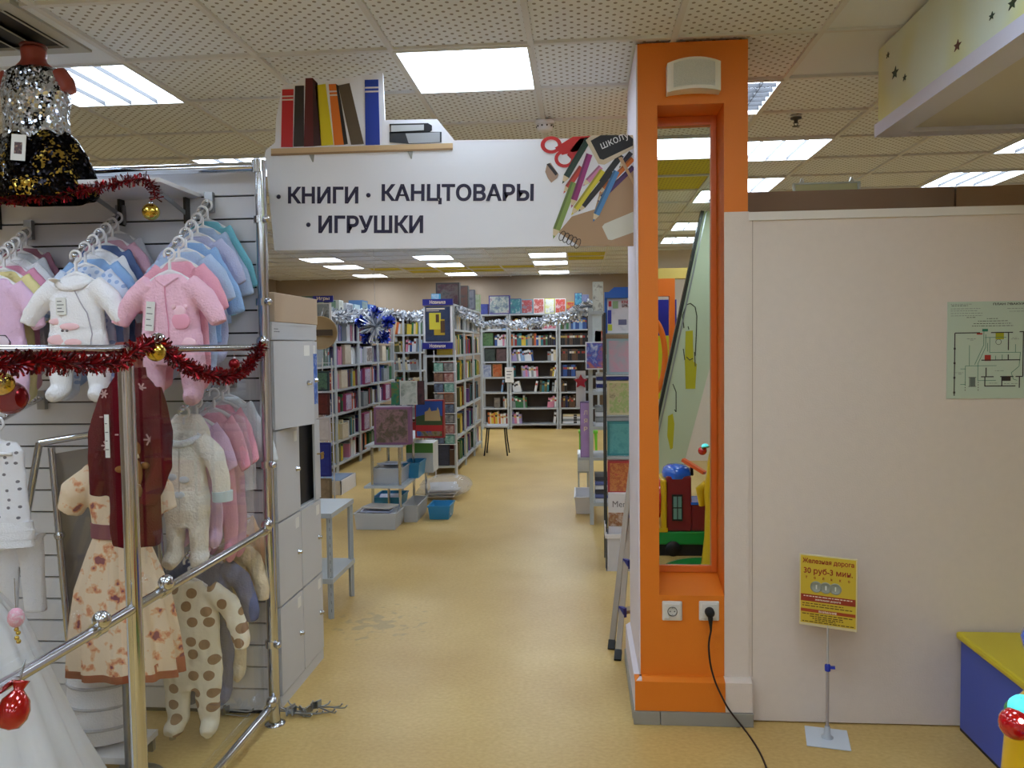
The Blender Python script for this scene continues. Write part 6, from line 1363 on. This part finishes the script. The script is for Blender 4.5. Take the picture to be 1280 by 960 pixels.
# gift-bag stand nearest the column
GY0 = 6.0; gxl = at(757, 560, Y=GY0).x; gxr = gxl+.42
t = thing('gift_stand', 'glass shelved display stand of gift bags just left of the orange column', 'stand', ((gxl+gxr)/2, GY0+.15, 0))
for x in (gxl, gxr):
    for y in (GY0, GY0+.3): MB().box(x-.008, x+.008, y-.008, y+.008, 0, 1.88).build('upright', mat('stand_dark', (70, 76, 80), .3, .6), t)
zsh = [.55, .83, 1.13, 1.43, 1.73]
SG = mat('shelf_glass', (190, 206, 206), .08, alpha=.5)
for z in zsh: MB().box(gxl, gxr, GY0, GY0+.3, z-.008, z).build('glass_shelf', SG, t)
def gb(name, lb, z, h, cols, scale=8, off=.015, w=.26, cat='gift bag'):
    t = printbox(name, cat, lb, gxl+off, gxl+off+w, GY0+.03, .08, z+.001, z+h, cols, 'gift bags on the glass stand', scale=scale); return t
t = gb('carry_box', 'blue carry box with a white toy picture at the top of the glass stand', 1.73, .26, [(214, 220, 230), (206, 212, 222), (170, 180, 200)], 6, cat='toy box', w=.3)
BLU = mat('carry_blue', (32, 100, 186), .35); xq = gxl+.0
MB().box(xq, xq+.33, GY0+.0, GY0+.12, 1.985, 2.03).build('blue_lid', BLU, t); MB().box(xq, xq+.02, GY0+.015, GY0+.12, 1.731, 1.985).build('blue_side', BLU, t)
MB().prism([(xq+.03, 2.03), (xq+.3, 2.03), (xq+.27, 2.065), (xq+.07, 2.065)], GY0+.02, GY0+.08).build('handle', BLU, t)
text('KINDER', .085, .022, wallM(xq+.125, GY0+.0275, 1.945), mat('logo_red', (170, 30, 60), .4), 'lettering', t, .03); text('SPRAY', .085, .022, wallM(xq+.125, GY0+.0275, 1.918), mat('logo_dark', (90, 30, 50), .4), 'lettering', t, .03)
for (x0, x1, z0, z1, c, nm) in ((.024, .05, 1.80, 1.90, (44, 60, 160), 'blue_strip'), (.024, .055, 1.75, 1.795, (180, 200, 60), 'lime_patch'), (.03, .05, 1.925, 1.965, (180, 40, 60), 'red_mark'), (.06, .1, 1.91, 1.965, (140, 180, 140), 'green_mark'), (.1, .16, 1.79, 1.83, (96, 104, 140), 'printed_toy'), (.19, .25, 1.86, 1.9, (140, 150, 170), 'printed_toy')): MB().box(xq+x0, xq+x1, GY0+.0275, GY0+.029, z0, z1).build(nm, mat('kp_%d%d%d' % c, c, .4), t)
gb('notebook_pack', 'pale blue and pink striped gift bag on the second shelf of the glass stand', 1.43, .26, [(150, 180, 190), (196, 160, 176), (186, 150, 170)], 4)
gb('gift_bag', 'cream and green gift bag with small flowers on the glass stand', 1.13, .25, [(206, 200, 160), (150, 180, 110), (196, 190, 150), (120, 110, 90)], 14)
gb('gift_bag', 'teal gift bag on the glass stand', .83, .25, [(60, 140, 146), (96, 170, 172), (76, 150, 156)], 12)
gb('gift_bag', 'red patterned gift bag with an orange centre on the lowest glass shelf', .55, .24, [(190, 70, 74), (206, 140, 80), (180, 90, 60), (196, 150, 90)], 26)
t = thing('white_bin', 'tall white waste bin just left of the stepladder', 'bin', (gxl+.12, 5.9, 0))
a, b_ = at(758, 714, Z=0), at(790, 714, Z=0); bx0, bx1, by0, by1 = a.x, a.x+.3, a.y, a.y+.2; zt = at(760, 668, Y=by0).z
g = MB(); 
g.box(bx0, bx1, by0, by1, 0, .012)
for q in ((bx0, bx1, by0, by0+.008), (bx0, bx1, by1-.008, by1), (bx0, bx0+.008, by0, by1), (bx1-.008, bx1, by0, by1)): g.box(*q, .012, zt)
g.build('bin_body', mat('bin_white', (206, 208, 216), .4), t); MB().box(bx0-.008, bx1+.008, by0-.008, by0, zt-.03, zt+.004).build('rim', WHITE, t); MB().box(bx0-.008, bx0, by0, by1, zt-.03, zt+.06).build('rim', WHITE, t)
t = thing('paper_bag', 'white paper bag with a brown picture standing in the tall white bin', 'bag', (bx0+.12, by0+.08, .1))
zb = at(765, 617, Y=by0+.06).z
MB().box(bx0+.02, bx0+.25, by0+.05, by0+.13, .1, zb).build('bag_body', mat('paper_white', (222, 222, 226), .6), t)
MB().box(bx0+.02, bx0+.25, by0+.0485, by0+.05, zt+.05, zt+.15).build('brown_picture', print_mat('brown_pic', [(200, 180, 150), (150, 100, 60), (216, 206, 196)], 14), t)
text('Men', .1, .045, wallM(bx0+.05, by0+.049, zt+.19), mat('bag_ink', (110, 106, 112), .5), 'lettering', t, 0)
# stepladder leaning by the column
t = thing('stepladder', 'folded aluminium stepladder leaning beside the orange column', 'ladder', (.2, 4.5, 0)); AL = mat('aluminium', (138, 124, 102), .4, 0)
lt = [at(783, 640, Y=4.9), at(788, 640, Y=4.95)]; lb_ = [at(764, 812, Z=.0), at(772, 826, Z=.0)]
for k in range(2):
    dirv = lt[k]-lb_[k]; top = lb_[k]+dirv*1.5
    MB().bar(lb_[k]+dirv*.03, top, .03, .022).build('stile', AL, t); MB().bar(lb_[k], lb_[k]+dirv*.06, .036, .03).build('rubber_foot', BLACKR, t)
    off = Vector((.17, .1, 0)); MB().bar(lb_[k]+off+dirv*.03, top+off, .03, .022).build('stile', AL, t); MB().bar(lb_[k]+off, lb_[k]+off+dirv*.06, .036, .03).build('rubber_foot', BLACKR, t)
d_ = lt[1]-lb_[1]
for u in (.3, .62, .95, 1.25):
    q = lb_[1]+d_*u; MB().bar(q, q+Vector((.17, .1, 0)), .06, .018).build('step', AL, t); MB().bar(q+Vector((-.005, -.01, 0)), q+Vector((.012, .0, 0)), .05, .05).build('joint_cap', mat('ladder_blue', (40, 50, 130), .4), t)

# ================================================================== BEHIND THE VIEWER, SEEN IN THE MIRROR
# toy train ride
GRN = mat('ride_green', (24, 140, 60), .3, coat=.4); YEL = mat('ride_yellow', (222, 178, 14), .3, coat=.4); BLU2 = mat('ride_blue', (30, 100, 214), .25, coat=.5); REDR = mat('ride_red', (190, 26, 30), .25, coat=.5); MAR = mat('ride_maroon', (130, 30, 40), .4); ORH = mat('ride_orange', (236, 100, 50), .3)
fx, fy = .985, 1.72
t = thing('ride_figure', 'tall yellow ride figure with red ball nose and blue cap on a green disc', 'ride figure', (fx, fy, 0))
MB().lathe((fx-.075, fy+.02, 0), [(.33, 0), (.345, .03), (.33, .06), (.001, .065)], 40).build('base_disc', GRN, t)
MB().lathe((fx-.075, fy+.02, .045), [(.347, 0), (.35, .006), (.347, .012)], 40).build('disc_edge', mat('disc_white', (220, 224, 224), .3), t)
bodyp = [(.16, .06), (.15, .12), (.13, .3), (.125, .5), (.135, .6), (.125, .68), (.115, .74), (.11, .82), (.09, .9), (.06, .94), (.001, .95)]
MB().lathe((fx, fy, 0), bodyp, 30, mod=lambda a, z: 1+.03*math.sin(a*5)).build('body', YEL, t)
MB().tube([(fx-.11, fy-.02, .66), (fx-.15, fy-.04, .62), (fx-.14, fy-.05, .5)], [.03, .036, .02], 12).build('arm', YEL, t)
npos = Vector((.852, 1.66, .89)); MB().ball(npos, .032, 20).build('nose', mat('nose_red', (200, 14, 24), .1, .1, coat=1), t)
MB().ball(npos+Vector((-.004, -.024, .016)), .006, 8).build('nose_bead', mat('bead_pink', (255, 190, 190), .3, emit=3), t)  # small emissive pink bead on the nose
lp = Vector((.868, 1.67, .918)); MB().lathe(lp, [(.026, 0), (.024, .01), (.016, .02), (.001, .024)], 20, axis=(-.25, -.3, 1)).build('lamp', mat('lamp_cyan', (90, 220, 220), .3, emit=.7), t)
MB().lathe(lp, [(.001, -.006), (.03, -.01), (.032, -.004), (.001, .0)], 22, axis=(-.25, -.3, 1)).build('lamp_brim', GRN, t)
MB().lathe((fx+.0, fy, .94), [(.05, 0), (.045, .03), (.001, .032)], 16).build('hat_band', mat('hat_brown', (110, 50, 30), .4), t)
MB().lathe((fx+.012, fy, 1.0), [(.001, -.055), (.05, -.05), (.085, -.02), (.1, .02), (.09, .06), (.06, .07), (.001, .072)], 26, axis=(.25, .25, 1)).build('cap', BLU2, t)
MB().tube([(fx, fy, .95), (fx+.012, fy, 1.0)], .02, 10).build('cap_stem', YEL, t)
# locomotive
def vy(Yv): return 2*3.752-Yv
t = thing('toy_train', 'child-sized toy locomotive with a blue roof and maroon cab on a green chassis', 'toy train', (.8, 1.1, 0))
ly = vy(6.35)
MB().box(.3, 1.35, ly-.35, ly+.0, .09, .19).build('chassis', GRN, t, bevel=.01); MB().box(.32, 1.3, ly-.33, ly-.02, .0, .09).build('undercarriage', DARK, t)
MB().box(.655, .845, ly-.3, ly-.02, .19, .62).build('cab', MAR, t, bevel=.012)
MB().box(.845, 1.3, ly-.28, ly-.03, .19, .40).build('tender', MAR, t, bevel=.012); MB().box(.84, 1.31, ly-.29, ly-.02, .40, .42).build('tender_rim', BLU2, t)
MB().lathe((.745, ly-.16, .6), [(.108, 0), (.112, .03), (.1, .07), (.07, .09), (.001, .1)], 28, sy=1.4, mod=lambda a, z: 1+.03*math.sin(a*4)).build('roof', BLU2, t)
w = thing('window', None, None); w.parent = t; w.location = Vector((.7, ly-.02, .28))-t.location
inst(MB().box(-.005, .075, 0, .012, -.005, .2).mesh('window_frame', DARK), 'window_frame', w)
for i in range(2):
    for j in range(2): inst(MB().box(.005+.035*i, .032+.035*i, .012, .015, .01+.093*j, .093+.093*j).mesh('pane', mat('window_teal', (110, 150, 146), .3)), 'pane', w)
MB().box(.61, .655, ly-.31, ly+.0, .19, .6).build('corner_post', YEL, t, bevel=.015); MB().box(.4, .66, ly-.34, ly+.005, .19, .22).build('yellow_sill', YEL, t)
MB().tube([(.3, ly-.16, .43), (.61, ly-.16, .43)], .16, 28).build('boiler', REDR, t); MB().tube([(.5, ly-.16, .43), (.53, ly-.16, .43)], .165, 28).build('boiler_band', YEL, t)
MB().lathe((.42, ly+.0, .42), [(.05, 0), (.05, .02), (.03, .024), (.001, .024)], 18, axis=(0, 1, 0)).build('headlamp', CHROME, t)
for x in (.45, .7, 1.1):
    MB().lathe((x, ly-.02, .06), [(.001, .03), (.055, .03), (.06, .022), (.06, 0)], 20, axis=(0, 1, 0)).build('wheel', DARK, t)
MB().bar((.79, ly-.1, .74), (.94, ly+.02, .655), .04, .025).build('grab_handle', ORH, t); MB().tube([(.85, ly-.06, .7), (.86, ly-.1, .62)], .012, 8).build('handle_stem', DARK, t)
# slanting painted board with a giraffe-like pattern
PBD = mat('painted_board', (196, 206, 178), .5, var=.04, vscale=2)
yb = vy(8.0); t = thing('painted_board', 'slanting pale green board painted with yellow giraffes, seen in the mirror', 'board', (1.0, yb, 0))
MB().prism([(.55, 0), (.86, 0), (1.30, 1.65), (1.60, 2.91), (1.185, 2.91)], yb-.04, yb+.0).build('board', PBD, t)
MB().bar((.535, yb-.02, 0), (1.17, yb-.02, 2.91), .03, .08, up=(0, 1, 0)).build('metal_edge', mat('board_edge', (60, 62, 60), .35, .6), t); MB().bar((.575, yb+.005, 0), (1.21, yb+.005, 2.91), .012, .012, up=(0, 1, 0)).build('metal_edge', STEEL, t)
YGI = mat('giraffe_yellow', (186, 178, 30), .6); GIK = mat('giraffe_ink', (66, 66, 52), .6)
def vat(px, py): q = at(px, py, Y=8.0); return Vector((q.x, yb+.0, q.z))
for ps, nm in (([(857, 414), (866, 413), (867, 452), (871, 455), (869, 486), (857, 486), (856, 452)], 'painted_giraffe'), ([(835, 520), (841, 517), (843, 530), (841, 560), (838, 562), (834, 545)], 'painted_giraffe')):
    v = [vat(*p) for p in ps]; n = len(v); MB().add([q+Vector((0, .004, 0)) for q in v]+v, [tuple(range(n)), tuple(reversed(range(n, 2*n)))]+[(i, i+n, (i+1) % n+n, (i+1) % n) for i in range(n)]).build(nm, YGI, t)
for ps in ([(855, 410), (853, 395), (858, 381), (863, 379), (869, 384), (871, 395), (870, 425), (869, 445)], [(860, 408), (861, 412)], [(854, 436), (856, 450)], [(868, 440), (869, 458)], [(858, 446), (862, 450), (866, 448)], [(841, 480), (845, 490), (845, 515), (843, 512)]):
    MB().tube([vat(*p)+Vector((0, .004, 0)) for p in ps], .0045, 5).build('painted_outline', GIK, t)
# orange play arch with a sign behind
ya = vy(9.6); t = thing('play_arch', 'orange play arch seen at the left edge of the mirror', 'arch', (.9, ya, 0))
OR2 = mat('arch_orange', (226, 110, 20), .45)
MB().box(.3, 1.09, ya-.12, ya, 2.2, 2.4).build('lintel_board', OR2, t); MB().box(1.03, 1.09, ya-.12, ya, 0, 2.2).build('arch_leg', OR2, t); MB().box(.3, .36, ya-.12, ya, 0, 2.2).build('arch_leg', OR2, t)
MB().box(.28, 1.3, ya-.14, ya-.0, 2.4, 2.52).build('top_shelf', mat('arch_tan', (206, 176, 90), .5), t)
MB().torus((.80, ya+.05, 1.5), .17, .035, M=Matrix.Diagonal((1, 1, 2.6, 1)), seg=40).build('oval_ring', OR2, t)
MB().box(.62, .98, ya+.02, ya+.06, 0, .12).build('ring_foot', OR2, t); MB().tube([(.8, ya+.05, .1), (.8, ya+.05, 1.06)], .02, 8).build('ring_stem', OR2, t)
yp_ = vy(10.4); t = thing('ride_poster', 'blue and yellow ride poster on a stand, seen through the arch in the mirror', 'poster', (1.0, yp_, 0))
MB().box(.85, 1.2, yp_-.02, yp_, 1.75, 2.2).build('blue_panel', mat('poster_blue', (30, 40, 160), .4), t); MB().box(.85, 1.2, yp_-.02, yp_, .95, 1.75).build('yellow_panel', mat('poster_lemon', (206, 206, 40), .4), t)
for x in (.9, 1.15): MB().tube([(x, yp_-.03, 0), (x, yp_-.03, 2.1)], .012, 8).build('stand_pole', STEEL, t)
MB().box(.84, 1.22, yp_-.2, yp_+.1, 0, .02).build('stand_base', DARK, t)
# castle picture on the puzzle box
t = bpy.data.objects['castle_puzzle_box']; K = lambda c: mat('castle_%02x%02x%02x' % c, c, .4)
def cq(ps, c, nm, lay):
    q = [at(px, py, Y=7.9975) for px, py in ps]; q = [(v.x, v.z) for v in q]
    if sum(q[i][0]*q[(i+1) % len(q)][1]-q[(i+1) % len(q)][0]*q[i][1] for i in range(len(q))) < 0: q = q[::-1]
    MB().prism(q, 7.9978-.0012*lay, 7.9984).build(nm, K(c), t)
cq([(520, 501.5), (553, 501.5), (553, 526), (520, 526)], (44, 84, 176), 'printed_sky', 1)
cq([(520, 521), (534, 517), (553, 520), (553, 532), (520, 532)], (60, 84, 50), 'printed_trees', 2)
cq([(531, 526), (531, 515), (535, 513), (537, 509), (539, 514), (546, 513), (547, 509), (549, 513), (551, 526)], (190, 166, 120), 'printed_castle', 3)
cq([(520, 531.5), (553, 531.5), (553, 539), (520, 539)], (186, 44, 50), 'red_band', 3)
